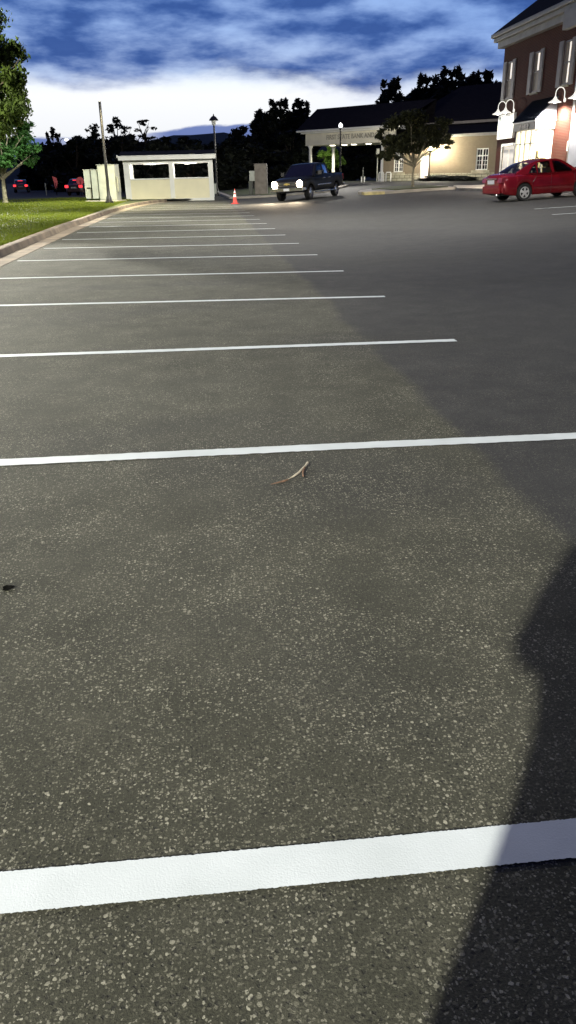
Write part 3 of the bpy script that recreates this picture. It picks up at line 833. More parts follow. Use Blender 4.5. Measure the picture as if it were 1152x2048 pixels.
rf = MB().prism([(-.33, 2.66), (D_/2, 2.98), (D_+.3, 2.66)], 0, -HW-.22, HW+.18).build('roof', M['shingle'], sh)
sh.rotation_euler = (0, R(-.6), R(0))
MB().box((HW+.02, .5, .35), (HW+.16, .95, .95)).lathe([(.05, 0), (.06, .06), (.0, .09)], (HW+.25, .7, .42), 10).build('meter_box', M['greybox'], sh)

for x_ in (-1.2, 1.4): MB().box((x_-.4, 1.2, 2.17), (x_+.4, 1.4, 2.222)).build('ceiling_light', M['shade'], sh, bevel=.01)
MB().box((-HW+.21, .32, 2.226), (HW-.21, D_-.21, 2.24)).build('ceiling', M['white'], sh)
MB().box((-HW+.145, .31, 1.29), (-HW+.37, D_-.22, 2.22)).build('end_panel', M['white'], sh)
MB().box((.06, .31, .15), (.31, D_-.22, 2.22)).build('partition', M['white'], sh)
l = bpy.data.lights.new('shelter_lamp', 'POINT'); l.energy = 260; l.color = (1, .96, .85); l.shadow_soft_size = .2
lo = bpy.data.objects.new('shelter_lamp', l); col.objects.link(lo); lo.parent = sh; lo.location = (-1.0, 1.5, 1.95)
l = bpy.data.lights.new('shelter_lamp', 'POINT'); l.energy = 260; l.color = (1, .96, .85); l.shadow_soft_size = .2
lo = bpy.data.objects.new('shelter_lamp', l); col.objects.link(lo); lo.parent = sh; lo.location = (1.2, 1.3, 1.95)

# ------------------------------------------------------------------ grey utility cabinets on the lawn
cb = thing('utility_cabinet', 'tall pale grey utility cabinet with tall and lower halves standing behind the lamp post', 'cabinet', (-5.05, 49.3, .16), R(-14))
MB().box((-1.0, -.75, -.05), (.95, .8, .06)).build('plinth', M['walk'], cb, bevel=.02)
MB().box((-.22, -.42, .06), (.80, .38, 1.92)).build('cabinet_body', M['greybox'], cb, bevel=.015)
MB().box((-.18, -.445, .12), (.20, -.424, 1.86)).box((.24, -.445, .12), (.76, -.424, 1.86)).build('cabinet_door', M['greybox'], cb, bevel=.008)
MB().box((-.24, -.46, 1.925), (.82, .40, 1.95)).build('cap', M['greybox'], cb, bevel=.006)
MB().box((.80, -.2, .5), (.88, .2, 1.3)).build('side_box', M['greybox'], cb, bevel=.01)
c2 = thing('utility_cabinet', 'lower pale grey utility cabinet with a dark recess, left of the taller one', 'cabinet', (-5.75, 49.5, .16), R(-14))
MB().box((-.38, -.30, .16), (-.30, .45, 1.68)).box((-.30, .1, .16), (.42, .45, 1.68)).box((-.30, -.30, .75), (-.02, .1, 1.68)).box((.05, -.30, .16), (.42, .098, 1.68)).box((-.30, -.30, .16), (-.08, .098, .68)).build('cabinet_body', M['greybox'], c2, bevel=.008)
MB().box((-.29, .05, .10), (.40, .44, .158)).box((-.28, .06, .684), (-.03, .095, .746)).build('recess', M['greydark'], c2)
MB().box((-.42, -.33, 1.684), (.46, .48, 1.71)).build('cap', M['greybox'], c2, bevel=.006)
MB().box((-.55, .3, 0), (-.47, .38, 1.45)).build('conduit', M['greydark'], c2)

# ------------------------------------------------------------------ cone
cn = thing('traffic_cone', 'red and white banded traffic cone right of the shelter', 'traffic cone', (2.22, 45.6, gz(2.2)), .3)
MB().box((-.18, -.18, 0), (.18, .18, .035)).build('base', M['cone'], cn, bevel=.01)
def cr_(h): return .135*(1-h/.86)
MB().lathe([(cr_(0.03), .03), (cr_(.76), .76), (.0, .77)], seg=20).build('cone', M['cone'], cn)
MB().lathe([(cr_(.36)+.004, .36), (cr_(.50)+.004, .50)], seg=20).lathe([(cr_(.56)+.004, .56), (cr_(.68)+.004, .68)], seg=20).build('band', M['cone_band'], cn)

# ------------------------------------------------------------------ lamps
def pole_lamp(x, y, z, h, label, head, lit=0, group='post lamps round the lot', base=.16, energy=0, colr=(1, .95, .85)):
    t = thing('street_lamp', label, 'street lamp', (x, y, z), 0, group)
    MB().lathe([(base*1.35, 0), (base*1.35, .10), (base, .14), (base*.85, .32), (base*.55, .40), (base*.46, .9), (base*.40, h-.1), (0.001, h-.1)], seg=14).build('pole', M['black'], t)
    if head == 'slim':
        MB().lathe([(.06, h-.12), (.085, h-.08), (.085, h+.16), (.04, h+.22), (0, h+.24)], seg=14).build('lantern', M['shade'], t)
    elif head == 'hood':
        MB().lathe([(.05, h-.12), (.13, h-.05), (.17, h+.16), (.15, h+.30)], seg=16).build('lantern', M['bulb_soft'] if lit else M['white'], t)
        MB().lathe([(.34, h+.22), (.30, h+.30), (.16, h+.46), (.05, h+.52), (.03, h+.62), (0, h+.66)], seg=18).build('hood', M['black'], t)
    elif head == 'globe':
        MB().lathe([(.05, h-.10), (.11, h-.04), (.165, h+.10), (.16, h+.20), (.09, h+.31), (0, h+.34)], seg=20).build('globe', M['globe_hot'] if lit > 1 else M['globe_cool'], t)
        MB().lathe([(.08, h-.16), (.12, h-.06), (.135, h-.02)], seg=18).lathe([(.0, h+.46), (.03, h+.40), (.06, h+.33), (.045, h+.32)], seg=10).build('collar', M['black'], t)
    if energy:
        l = bpy.data.lights.new('lamp_light', 'POINT'); l.energy = energy; l.color = colr; l.shadow_soft_size = .09
        lo = bpy.data.objects.new('lamp_light', l); col.objects.link(lo); lo.parent = t; lo.location = (0, 0, h+.12 if head != 'hood' else h+.05)
    return t
pole_lamp(-4.55, 45.9, .13, 5.0, 'tall black lamp post on the lawn in front of the grey cabinets', 'slim', base=.17)
pole_lamp(1.72, 62, .1, 4.75, 'black lamp post with dark hooded head behind the white shelter', 'hood')
pole_lamp(11.95, 68, .5, 4.35, 'lamp post with white globe standing before the bank canopy', 'globe', 1, energy=9000)
pole_lamp(22.35, 78.5, .75, 2.65, 'short lamp post with glowing globe beside the bank door', 'globe', 2, energy=3600, colr=(1, .90, .68))

# ------------------------------------------------------------------ brick shop building on the right
BO = (18.5, 50.4, .57)
bb = thing('brick_building', 'two-storey red brick shop building with white cornice and awning', 'building', BO)
X0 = 18.5; YA, YB = 50.4, 24.0
def wins():
    out = []
    for k, y0 in enumerate((48.85, 44.98, 41.25, 37.4, 33.5)): out.append((y0, y0+.80))
    return out
wall = MB()
outer = [(YB, .3), (YA, .3), (YA, 8.3), (YB, 8.3)]
hl = []
for y0, y1 in wins(): hl.append([(y0, 5.30), (y0, 7.22), (y1, 7.22), (y1, 5.30)])
hl.append([(47.5, .62), (47.5, 2.80), (49.38, 2.80), (49.38, .62)])
hl.append([(42.42, .80), (42.42, 3.30), (44.9, 3.30), (44.9, .80)])
loops = [[Vector((p[0], p[1], 0)) for p in outer]] + [[Vector((p[0], p[1], 0)) for p in h][::-1] for h in hl]
tri = tessellate_polygon(loops); flat = [p for l in loops for p in l]
wall.add([(X0, p.x, p.y) for p in flat], [tuple(t_) for t_ in tri])
for h in hl:
    n = len(h); wall.add([(X0, p[0], p[1]) for p in h]+[(X0+.16, p[0], p[1]) for p in h], [(i, (i+1) % n, n+(i+1) % n, n+i) for i in range(n)])
wall.add([(X0, YA, .3), (X0+14, YA, .3), (X0+14, YA, 8.3), (X0, YA, 8.3)], [(0, 1, 2, 3)])
wall.add([(X0, YB, .3), (X0+14, YB, .3), (X0+14, YB, 8.3), (X0, YB, 8.3)], [(0, 1, 2, 3)])
wall.add([(X0+14, YA, .3), (X0+14, YB, .3), (X0+14, YB, 8.3), (X0+14, YA, 8.3)], [(0, 1, 2, 3)])
wall.build('wall', M['brick'], bb, BO)
MB().box((18.18, YB-.3, 8.02), (X0-.003, YA+.32, 8.34)).box((X0, YA+.003, 8.02), (X0+14, YA+.32, 8.34)).build('frieze', M['offwhite'], bb, BO)
MB().box((17.98, YB-.6, 8.345), (X0+14.4, YA+.55, 8.56)).build('cornice', M['offwhite'], bb, BO, bevel=.03)
MB().box((17.84, YB-.7, 8.565), (X0+14.5, YA+.68, 8.78)).build('gutter', M['offwhite'], bb, BO, bevel=.04)
MB().box((17.9, 36.0, 7.55), (18.177, 41.3, 8.34)).build('frieze_break', M['offwhite'], bb, BO, bevel=.02)
a0 = (17.9, YA+.62, 8.79)
hr = 7.2
MB().add([a0, (X0+14.4, YA+.62, 8.79), (X0+14.4, YB-.6, 8.79), (17.9, YB-.6, 8.79), (17.9+hr, YA+.62-hr, 8.79+hr*.78), (17.9+hr, YB-.6+hr, 8.79+hr*.78)],
         [(0, 4, 5, 3), (0, 1, 4), (1, 2, 5, 4), (2, 3, 5), (0, 3, 2, 1)]).build('roof', M['shingle'], bb, BO)
for k, (y0, y1) in enumerate(wins()):
    fr_ = MB().box((X0-.012, y0+.003, 5.303), (X0+.04, y0+.06, 7.217)).box((X0-.012, y1-.06, 5.303), (X0+.04, y1-.003, 7.217)).box((X0-.012, y0+.06, 7.15), (X0+.04, y1-.06, 7.217)).box((X0-.012, y0+.06, 5.303), (X0+.04, y1-.06, 5.37)).box((X0-.008, y0+.06, 6.24), (X0+.036, y1-.06, 6.30)).build('window', M['shutter'], bb, BO)
    MB().box((X0+.045, y0+.003, 5.303), (X0+.07, y1-.003, 7.217)).build('blind', M['blind'], fr_, BO)
    q = MB().box((X0+.012, y0+.20, 6.33), (X0+.03, y0+.36, 7.13))
    if k == 2: q = MB().box((X0+.012, y0+.20, 5.4), (X0+.03, y0+.32, 7.13))
    q.build('lit_gap', M['litblind'], fr_, BO)
    for ya, yb in ((y0-.50, y0-.04), (y1+.09, y1+.60)):
        b = MB().box((X0-.06, ya, 5.26), (X0-.004, yb, 7.26))
        for zz in (5.36, 6.32): b.box((X0-.075, ya+.07, zz), (X0-.062, yb-.07, zz+.82))
        b.build('shutter', M['shutter'], bb, BO)
    MB().box((X0-.09, y0-.05, 5.20), (X0-.004, y1+.05, 5.296)).build('sill', M['stone_plain'], fr_, BO)
# double door, panelled, its brightness put in as a glow
dr = MB().box((X0+.06, 47.503, .62), (X0+.12, 49.377, 2.797)).build('door', M['door_glow'], bb, BO)
b = MB()
for y0 in (47.62, 48.52):
    for z0, z1 in ((.8, 1.5), (1.62, 2.62)): b.box((X0+.035, y0, z0), (X0+.057, y0+.72, z1))
b.build('door_panel', M['white'], dr, BO, bevel=.01)
MB().box((X0-.05, 47.38, .6), (X0+.05, 47.50, 2.92)).box((X0-.05, 49.38, .6), (X0+.05, 49.50, 2.92)).box((X0-.07, 47.503, 2.80), (X0+.05, 49.377, 2.94)).build('door_frame', M['white'], bb, BO)
# projecting shop bay
BX, BY0, BY1 = 17.55, 42.35, 45.0
bay = MB().box((BX, BY0, .62), (X0-.003, BY1, .95)).build('shop_bay', M['white'], bb, BO)
b = MB()
for y in (BY0+.05, 43.0, 43.75, 44.4, BY1-.05): b.box((BX-.0, y-.05, .955), (BX+.09, y+.05, 3.36))
for x in (X0-.06, 18.02): b.box((x-.035, BY0, .955), (x+.05, BY0+.08, 3.36))
b.box((BX+.01, BY0+.1, 2.72), (BX+.07, BY1-.1, 2.78)).box((BX+.1, BY0+.01, 2.72), (X0-.1, BY0+.07, 2.77))
for x in (18.14, 18.27): b.box((x-.012, BY0+.015, 2.775), (x+.012, BY0+.05, 3.35))
for z in (2.93, 3.12): b.box((18.07, BY0+.017, z-.012), (18.40, BY0+.048, z+.012))
b.build('mullion', M['white'], bay, BO)
MB().box((BX+.04, BY0+.1, .96), (BX+.05, BY1-.1, 3.35)).box((BX+.1, BY0+.035, .96), (X0-.1, BY0+.045, 3.35)).build('shop_window', M['shop_glass'], bay, BO)
MB().box((X0+.1, BY0+.1, .96), (X0+.14, BY1-.1, 3.3)).build('interior_wall', M['shop_glow'], bay, BO)
MB().box((BX+.12, BY1-.12, .96), (X0+.05, BY1-.06, 3.3)).build('side_panel', M['shop_glow_hot'], bay, BO)
MB().box((BX+.1, BY0+.1, 3.30), (X0, BY1-.1, 3.35)).build('bay_ceiling', M['shop_glow_hot'], bay, BO)
MB().box((BX+.02, BY1-.055, .955), (X0-.01, BY1, 3.36)).build('bay_end', M['white'], bay, BO)
for k, (x, y, z0, z1, w_) in enumerate([(18.0, 42.9, .96, 2.1, .16), (18.2, 43.5, .96, 2.4, .13), (17.95, 44.1, .96, 1.7, .2), (18.25, 44.5, .96, 2.2, .12)]):
    d_ = thing('display_stand', ['low dark stand', 'tall slim dark stand', 'wide low stand', 'narrow dark stand'][k] + ' inside the lit shop window, ' + ['nearest the camera', 'second from the camera', 'third from the camera', 'farthest from the camera'][k], 'display stand', (x, y, z0), 0, 'stands in the shop window')
    MB().lathe([(w_*.8, 0), (w_*.8, .04), (.03, .06), (.03, (z1-z0)*.5)], seg=10).build('foot', M['black'], d_)
    MB().prism([(-w_, (z1-z0)*.5), (w_, (z1-z0)*.5), (w_*.7, z1-z0), (-w_*.7, z1-z0)], 0, -.03, .03).build('display_card', M[['seat', 'blind', 'shutter', 'letters'][k]], d_)
MB().box((BX-.1, BY0-.1, 3.38), (X0-.003, BY1+.15, 3.74)).build('bay_fascia', M['offwhite'], bay, BO, bevel=.012)
MB().box((BX-.16, BY0-.16, 3.745), (X0-.003, BY1+.2, 3.80)).build('bay_crown', M['white'], bay, BO)
# letters on the bay fascia stay unreadable in the photograph: four dark blocks
lt = MB()
for y0 in (43.08, 43.42, 43.76, 44.10):
    lt.box((BX-.125, y0, 3.45), (BX-.102, y0+.26, 3.68))
lt.build('fascia_letters', M['letters'], bay, BO)
aw = MB(); AY0, AY1 = BY0-.12, BY1+.35
N_ = 16
prof = [(17.42, 3.82), (17.7, 4.10), (17.98, 4.38), (18.25, 4.64), (18.49, 4.86)]
for i in range(N_):
    ya = AY0+(AY1-AY0)*i/N_; yb = AY0+(AY1-AY0)*(i+1)/N_
    for (xa, za), (xb, zb_) in zip(prof, prof[1:]):
        aw.add([(xa, ya, za), (xa, yb, za), (xb, yb, zb_), (xb, ya, zb_)], [(0, 1, 2, 3)])
for i in range(N_+1):
    y = AY0+(AY1-AY0)*i/N_
    for (xa, za), (xb, zb_) in zip(prof, prof[1:]):
        aw.add([(xa, y-.012, za+.002), (xa, y+.012, za+.002), (xb, y+.012, zb_+.002), (xb, y-.012, zb_+.002), (xa-.03, y-.012, za+.04), (xa-.03, y+.012, za+.04), (xb-.03, y+.012, zb_+.04), (xb-.03, y-.012, zb_+.04)], [(4, 5, 6, 7), (0, 4, 7, 3), (1, 2, 6, 5), (0, 1, 5, 4)])
awo = aw.build('awning', M['awning'], bb, BO)
for y in (AY0-.004, AY1+.004): MB().poly([(x, y, z) for x, z in prof]+[(18.49, y, 3.82)]).build('awning_side', M['awning_side'], awo, BO)
MB().tube([(18.42, 40.15, .6), (18.42, 40.15, 8.0)], .06, 8).build('downspout', M['white'], bb, BO)
MB().box((18.36, 40.2, 2.3), (18.44, 40.32, 2.75)).build('electric_box', M['white'], bb, BO, bevel=.01)
MB().box((18.3, 37.6, .6), (18.497, 39.9, 3.9)).build('shop_panel', M['awning_side'], bb, BO)
# hanging sign board
sg = thing('shop_sign', 'framed dark green sign board with white oval emblem on brick wall under two lamps', 'sign', (18.44, 48.86, 3.2))
MB().box((-.04, -1.12, .08), (.0, 1.12, 1.22)).build('panel', M['sign_green'], sg)
MB().box((-.09, -1.24, 0), (.05, 1.24, .078)).box((-.09, -1.24, 1.222), (.05, 1.24, 1.30)).box((-.09, -1.24, .08), (.05, -1.122, 1.22)).box((-.09, 1.122, .08), (.05, 1.24, 1.22)).build('frame', M['white'], sg)
b = MB(); el = []
for k in range(28):
    a_ = 2*PI*k/28; el.append((-.046, .1+.62*math.cos(a_), .66+.36*math.sin(a_)+.06*math.cos(2*a_)))
b.poly(el).poly([(-.048, -.75, .75), (-.048, -.35, .42), (-.048, .2, .30), (-.048, .75, .38), (-.048, .2, .22), (-.048, -.4, .33)])
b.build('emblem', M['white'], sg)
# gooseneck wall lamps
def gooseneck(y, label, e=2000):
    t_ = thing('wall_lamp', label, 'wall lamp', (X0, y, 4.62), 0, 'gooseneck lamps on the brick wall')
    MB().lathe([(.0, -.06), (.09, -.055), (.10, -.002)], (0, 0, .0), 14, 'x').build('wall_plate', M['shade'], t_)
    arc = [(-.05, 0, .0), (-.06, 0, .25)] + [(-.06-.23+.23*math.cos(a_), 0, .30+.26*math.sin(a_)) for a_ in [PI*i/10 for i in range(11)]] + [(-.52, 0, .14)]
    MB().tube(arc, .022, 8).build('arm', M['shade'], t_)
    MB().lathe([(.04, .16), (.07, .10), (.10, .04), (.19, -.03), (.31, -.09), (.32, -.11), (.30, -.10), (.15, -.02), (.0, .03)], (-.52, 0, .0), 24).build('lamp_shade', M['shade'], t_)
    MB().lathe([(.0, -.14), (.07, -.12), (.10, -.06), (.05, .0), (0, .02)], (-.52, 0, .0), 14).build('bulb', M['bulb'], t_)
    l = bpy.data.lights.new('lamp_light', 'SPOT'); l.energy = e; l.color = (1, .88, .76); l.spot_size = R(165); l.spot_blend = .6; l.shadow_soft_size = .12
    lo = bpy.data.objects.new('lamp_light', l); col.objects.link(lo); lo.parent = t_; lo.location = (-.52, 0, -.16)
    return t_
gooseneck(49.25, 'lit gooseneck lamp at far corner of the brick wall, left one over the sign', 420)
gooseneck(48.05, 'lit gooseneck lamp over the sign, the one closer to the awning', 480)
gooseneck(41.4, 'lit gooseneck lamp on brick wall right of the awning')
gooseneck(39.2, 'lit gooseneck lamp on brick wall at the right edge of view')

# ------------------------------------------------------------------ bank with drive-through canopy
BZ = .75
bk = thing('bank_building', 'low tan bank with limestone base, dark roof and white columned drive-through canopy', 'building', (11.8, 93.26, BZ), math.atan2(-.766, .643))
def A(z): return z-BZ
w = MB()
outer = [(11.6, -.6), (34, -.6), (34, A(4.5)), (11.6, A(4.5))]
WN = [(12.9, 14.05, 1.58, 3.40), (22.25, 23.5, 1.63, 3.46)]
hl = [[(a_, A(c_)), (a_, A(d_)), (b_, A(d_)), (b_, A(c_))] for a_, b_, c_, d_ in WN] + [[(16.1, 0.02), (16.1, A(2.98)), (17.15, A(2.98)), (17.15, 0.02)]]
loops = [[Vector((p[0], p[1], 0)) for p in outer]] + [[Vector((p[0], p[1], 0)) for p in h][::-1] for h in hl]
tri = tessellate_polygon(loops); flat = [p for l in loops for p in l]
w.add([(p.x, 0, p.y) for p in flat], [tuple(t_) for t_ in tri])
for h in hl:
    n = len(h); w.add([(p[0], 0, p[1]) for p in h]+[(p[0], .2, p[1]) for p in h], [(i, (i+1) % n, n+(i+1) % n, n+i) for i in range(n)])
w.add([(11.6, 0, -.6), (11.6, 14, -.6), (11.6, 14, A(4.5)), (11.6, 0, A(4.5))], [(0, 1, 2, 3)])
w.build('wall', M['bankwall'], bk)
b = MB()
for s0, s1 in ((11.65, 16.05), (17.2, 34)): b.box((s0, -.09, -.6), (s1, -.003, A(1.40)))
b.build('stone_base', M['stone'], bk)
for a_, b_, c_, d_ in WN:
    z0, z1 = A(c_), A(d_)
    zt = z0+(z1-z0)*.66; mx_ = (a_+b_)/2
    f = MB()
    f.box((a_, .04, z0), (a_+.09, .14, z1)).box((b_-.09, .04, z0), (b_, .14, z1)).box((a_+.09, .04, z1-.09), (b_-.09, .14, z1)).box((a_+.09, .04, z0), (b_-.09, .14, z0+.09))
    f.box((mx_-.06, .035, z0+.09), (mx_+.06, .135, z1-.09)).box((a_+.09, .03, zt-.05), (mx_-.06, .13, zt+.05)).box((mx_+.06, .03, zt-.05), (b_-.09, .13, zt+.05))
    for (u0, u1) in ((a_+.09, mx_-.06), (mx_+.06, b_-.09)):
        f.box(((u0+u1)/2-.02, .06, z0+.09), ((u0+u1)/2+.02, .12, z1-.09))
        for q in (1, 2): f.box((u0, .065, z0+.09+(zt-z0-.14)*q/3-.02), (u1, .115, z0+.09+(zt-z0-.14)*q/3+.02))
    wo = f.build('window', M['white'], bk)
    MB().box((a_+.01, .15, z0+.01), (b_-.01, .17, z1-.01)).build('pane', M['pane'], wo)
    MB().box((a_-.35, -.15, z0-.30), (b_+.30, -.092, z0-.02)).build('sill', M['stone_plain'], wo, bevel=.02)
dd = MB().box((16.2, .1, .03), (17.05, .16, A(2.9))).build('door', M['door_glow'], bk)
MB().box((16.1, .02, .02), (16.2, .18, A(2.98))).box((17.05, .02, .02), (17.15, .18, A(2.98))).box((16.2, .02, A(2.9)), (17.05, .18, A(2.98))).build('door_frame', M['white'], bk)
MB().box((16.3, .085, 1.0), (16.95, .098, 2.0)).build('door_light', M['white'], dd)
MB().box((11.2, -.45, A(4.5)), (34, .3, A(4.74))).build('gutter', M['offwhite'], bk, bevel=.03)
MB().add([(11.2, -.4, A(4.745)), (34, -.4, A(4.745)), (34, 3, A(5.75)), (11.2, 3, A(5.75)), (34, 3, A(4.7)), (11.2, 3, A(4.7))], [(0, 1, 2, 3), (0, 3, 5), (1, 4, 2)]).build('lower_roof', M['shingle'], bk)
MB().box((11.8, 2.7, A(5.76)), (34, 3.3, A(6.0))).build('upper_gutter', M['shutter'], bk, bevel=.03)
MB().add([(11.2, 2.6, A(6.005)), (34, 2.6, A(6.005)), (34, 9, A(9.6)), (14.5, 9, A(9.6)), (11.2, 15, A(6)), (34, 15, A(6))], [(0, 1, 2, 3), (0, 3, 4), (3, 2, 5, 4)]).build('upper_roof', M['shingle'], bk)
# canopy
CD = 5.2
MB().box((.95, 0, A(4.36)), (12.9, .22, A(5.50))).box((.95, .225, A(4.36)), (1.17, CD, A(5.50))).box((.95, CD-.22, A(4.36)), (12.9, CD, A(5.50))).build('canopy_fascia', M['fascia'], bk)
MB().box((.55, -.35, A(5.505)), (13.1, CD+.3, A(5.66))).build('canopy_cornice', M['white'], bk, bevel=.03)
MB().box((.1, -.6, A(5.665)), (13.2, CD+.5, A(5.86))).build('canopy_gutter', M['white'], bk, bevel=.05)
MB().box((1.18, .23, A(4.40)), (12.9, CD-.23, A(4.46))).build('canopy_soffit', M['white'], bk)
ry = 2.4
MB().add([(.1, -.6, A(5.87)), (13.4, -.6, A(5.87)), (13.4, CD+.5, A(5.87)), (.1, CD+.5, A(5.87)), (.5, ry, A(8.05)), (16, ry, A(8.05))], [(0, 1, 5, 4), (0, 4, 3), (4, 5, 2, 3)]).build('canopy_roof', M['shingle'], bk)
def column(x, y):
    c_ = MB().lathe([(.30, 0), (.30, .12), (.22, .2), (.205, .3), (.165, A(4.0)), (.20, A(4.1)), (.26, A(4.2)), (.30, A(4.3)), (.30, A(4.355))], (x, y, 0), 20).build('column', M['white'], bk)
    MB().box((x-.34, y-.34, -.3), (x+.34, y+.34, -.003)).build('plinth', M['white'], c_)
    return c_
for x, y in ((1.35, .35), (1.35, 4.2), (11.2, .35), (11.2, 4.2)): column(x, y)
for x in (2.6, 4.3, 5.6, 7.6, 9.6):
    lg = MB().lathe([(0, -.05), (.26, -.04), (.30, 0)], (x, 2.6, A(4.39)), 18).build('canopy_light', M['canopy_bulb'], bk)
for x in (3.2, 7.5):
    l = bpy.data.lights.new('canopy_lamp', 'SPOT'); l.energy = 1300; l.color = (1, .95, .72); l.spot_size = R(160); l.spot_blend = .5; l.shadow_soft_size = .3
    lo = bpy.data.objects.new('canopy_lamp', l); col.objects.link(lo); lo.parent = bk; lo.location = (x, 2.6, A(4.28))
def text_mesh(txt, name, size, m, parent, loc, rot, depth=.02, space=1.0, xscale=1.0):
    cu = bpy.data.curves.new('t', 'FONT'); cu.body = txt; cu.size = size; cu.extrude = depth; cu.space_character = space; cu.offset = .012
    o = bpy.data.objects.new('t', cu); col.objects.link(o)
    dg = bpy.context.evaluated_depsgraph_get()
    me = bpy.data.meshes.new_from_object(o.evaluated_get(dg)); bpy.data.objects.remove(o)
    q = bpy.data.objects.new(name, me); col.objects.link(q); me.materials.clear(); me.materials.append(m)
    q.parent = parent; q.location = loc; q.rotation_euler = rot; q.scale = (xscale, 1, 1)
    me.name = name
    return q
tx = text_mesh('FIRST STATE BANK AND TRUST', 'lettering', .62, M['bank_letters'], bk, (3.95, -.012, A(4.86)), (R(90), 0, 0))
bpy.context.view_layer.update()
tx.scale = (8.3/max(tx.dimensions.x, .1), 1, 1)

# drive-through units and small things round the canopy
tk = thing('teller_unit', 'white drive-through teller box with bent tube under the canopy', 'teller unit', (13.55, 91.2, .75), R(-50))
MB().box((-.4, -.3, 0), (.35, .3, 1.5)).build('cabinet', M['white'], tk, bevel=.03)
MB().tube([(.35, 0, 1.15), (.9, 0, 1.15), (1.0, 0, 1.1), (1.02, 0, .95), (1.02, 0, 0)], .13, 10).build('tube', M['white'], tk)
pr = thing('teller_pier', 'dim grey stucco pier with side box behind the pickup hood', 'pier', (4.7, 58.2, .13), R(-10))
MB().box((-.42, -.4, 0), (.42, .4, 2.05)).build('pier_body', M['pillar'], pr, bevel=.03)
MB().box((-.80, -.25, .95), (-.425, .25, 1.6)).build('side_box', M['greybox'], pr, bevel=.02)
MB().box((-.86, -.2, 0), (-.6, .2, .94)).build('side_post', M['greydark'], pr)
for k, x in enumerate((18.45, 19.05)):
    r_ = thing('bike_rack', 'white inverted-U rack on verge left of the bank corner, ' + ['left one of the pair', 'right one of the pair'][k], 'bike rack', (x, 81.6-.5*k, .74), R(-40), 'pair of U racks by the bank')
    MB().tube([(-.26, 0, 0), (-.26, 0, .76), (-.22, 0, .82), (.22, 0, .82), (.26, 0, .76), (.26, 0, 0)], .05, 8).build('hoop', M['white'], r_)
    MB().box((-.32, -.06, -.02), (-.2, .06, .02)).box((.2, -.06, -.02), (.32, .06, .02)).build('foot_plate', M['greybox'], r_)
def post(x, y, h, label, r_=.03, sign=False, m='greybox'):
    t_ = thing('sign_post', label, 'post', (x, y, gz(x, y)))
    MB().lathe([(r_, 0), (r_, h), (0, h+.01)], seg=8).build('pole', M[m], t_)
    if sign: MB().box((-.15, -r_-.02, h-.5), (.15, -r_-.005, h)).build('sign_plate', M['greybox'], t_)
    return t_
post(18.4, 83.3, 3.0, 'thin dim grey pole behind the pair of white racks', .06, True)
post(16.4, 80.5, 1.3, 'thin grey marker post left of the white racks', .025)
for k, x in enumerate((15.75, 16.0)):
    t_ = thing('bollard', 'short pale bollard at verge edge right of the pickup, ' + ['left one of two', 'right one of two'][k], 'bollard', (x, 78-.2*k, gz(x, 78)), 0, 'two short bollards')
    MB().lathe([(.045, 0), (.045, .42), (.03, .47), (0, .48)], seg=10).build('bollard_post', M['white'], t_)
t_ = thing('utility_box', 'low white box on the verge just behind the pickup tailgate', 'box', (11.55, 68.2, gz(11.5, 68)+.13), R(-20))
MB().box((-.28, -.2, 0), (.28, .2, .42)).build('box_body', M['greybox'], t_, bevel=.04)
MB().box((-.31, -.23, .424), (.31, .23, .46)).build('lid', M['greybox'], t_, bevel=.01)

# ------------------------------------------------------------------ far lights and signs on the street
def lamp_far(x, y, z, label, colr, s, rad=.3, reach=1.2):
    t_ = thing('distant_street_lamp', label, 'street lamp', (x, y, 0), rng.uniform(0, 6), 'far street lights on the left')
    MB().tube([(0, 0, -.05), (0, 0, z-.3), (.15, 0, z+.1), (.5, 0, z+.35), (reach, 0, z+.3)], [.12, .08, .07, .06, .05], 8).build('pole', M['black'], t_)
    MB().lathe([(.0, -.22), (rad*.6, -.2), (rad, -.02), (rad*.5, .12), (0, .16)], (reach, 0, z+.2), 14).build('lamp_head', emat('far_light', colr, s), t_)
lamp_far(-33.6, 156.6, 3.4, 'bluish-white street light low behind the pale trunk', (.75, 1.0, 1.0), 14, .42)
lamp_far(-30.6, 157.2, 3.4, 'smaller white light beneath the green tree crown', (.75, 1.0, .95), 9, .30)
lamp_far(-25.0, 158.1, 2.0, 'bluish-white light above the red sign', (.7, 1.0, .95), 14, .42)
lamp_far(-23.4, 158.4, 7.8, 'white street light against the dark spiky tree', (1, .95, .9), 9, .32)
lamp_far(-29.9, 157.3, 9.6, 'white street light at the edge of the big tree', (1, 1, 1), 6, .34)
for k in range(14):
    x = -74+rng.uniform(0, 10.5); z = 7.3+rng.uniform(0, 1.6)
    t_ = thing('city_lamp', 'tiny orange town light on the far hillside beyond the street', 'street lamp', (x, 393+rng.uniform(-3, 3), 0), 0, 'orange town lights on the far hillside')
    r0 = rng.uniform(.16, .34)
    MB().lathe([(0, -r0), (r0*.8, -r0*.4), (r0, 0), (r0*.6, r0*.6), (0, r0*.8)], (0, 0, z), 10).build('lamp_head', emat('town_light', (1.0, .42, .14), rng.uniform(1.2, 3.5)), t_)
    MB().tube([(0, 0, 0), (0, 0, z-.2)], .08, 6).build('pole', M['black'], t_)
t_ = thing('street_sign', 'dim red upright banner sign near the far road', 'sign', (-13.3, 84, -.03), R(10))
MB().tube([(0, 0, 0), (0, 0, 1.1)], .05, 8).build('pole', M['black'], t_)
MB().prism([(-.26, 1.7), (.14, 1.55), (.2, 1.2), (.08, .7), (-.08, .6), (-.14, 1.2)], 1, -.03, .03).build('sign_face', M['red_sign'], t_)
t_ = thing('stop_sign', 'small red octagonal sign beside the grey cabinets', 'sign', (-10.35, 79.4, -.03), R(8))
MB().tube([(0, 0, 0), (0, 0, 1.3)], .04, 8).build('pole', M['black'], t_)
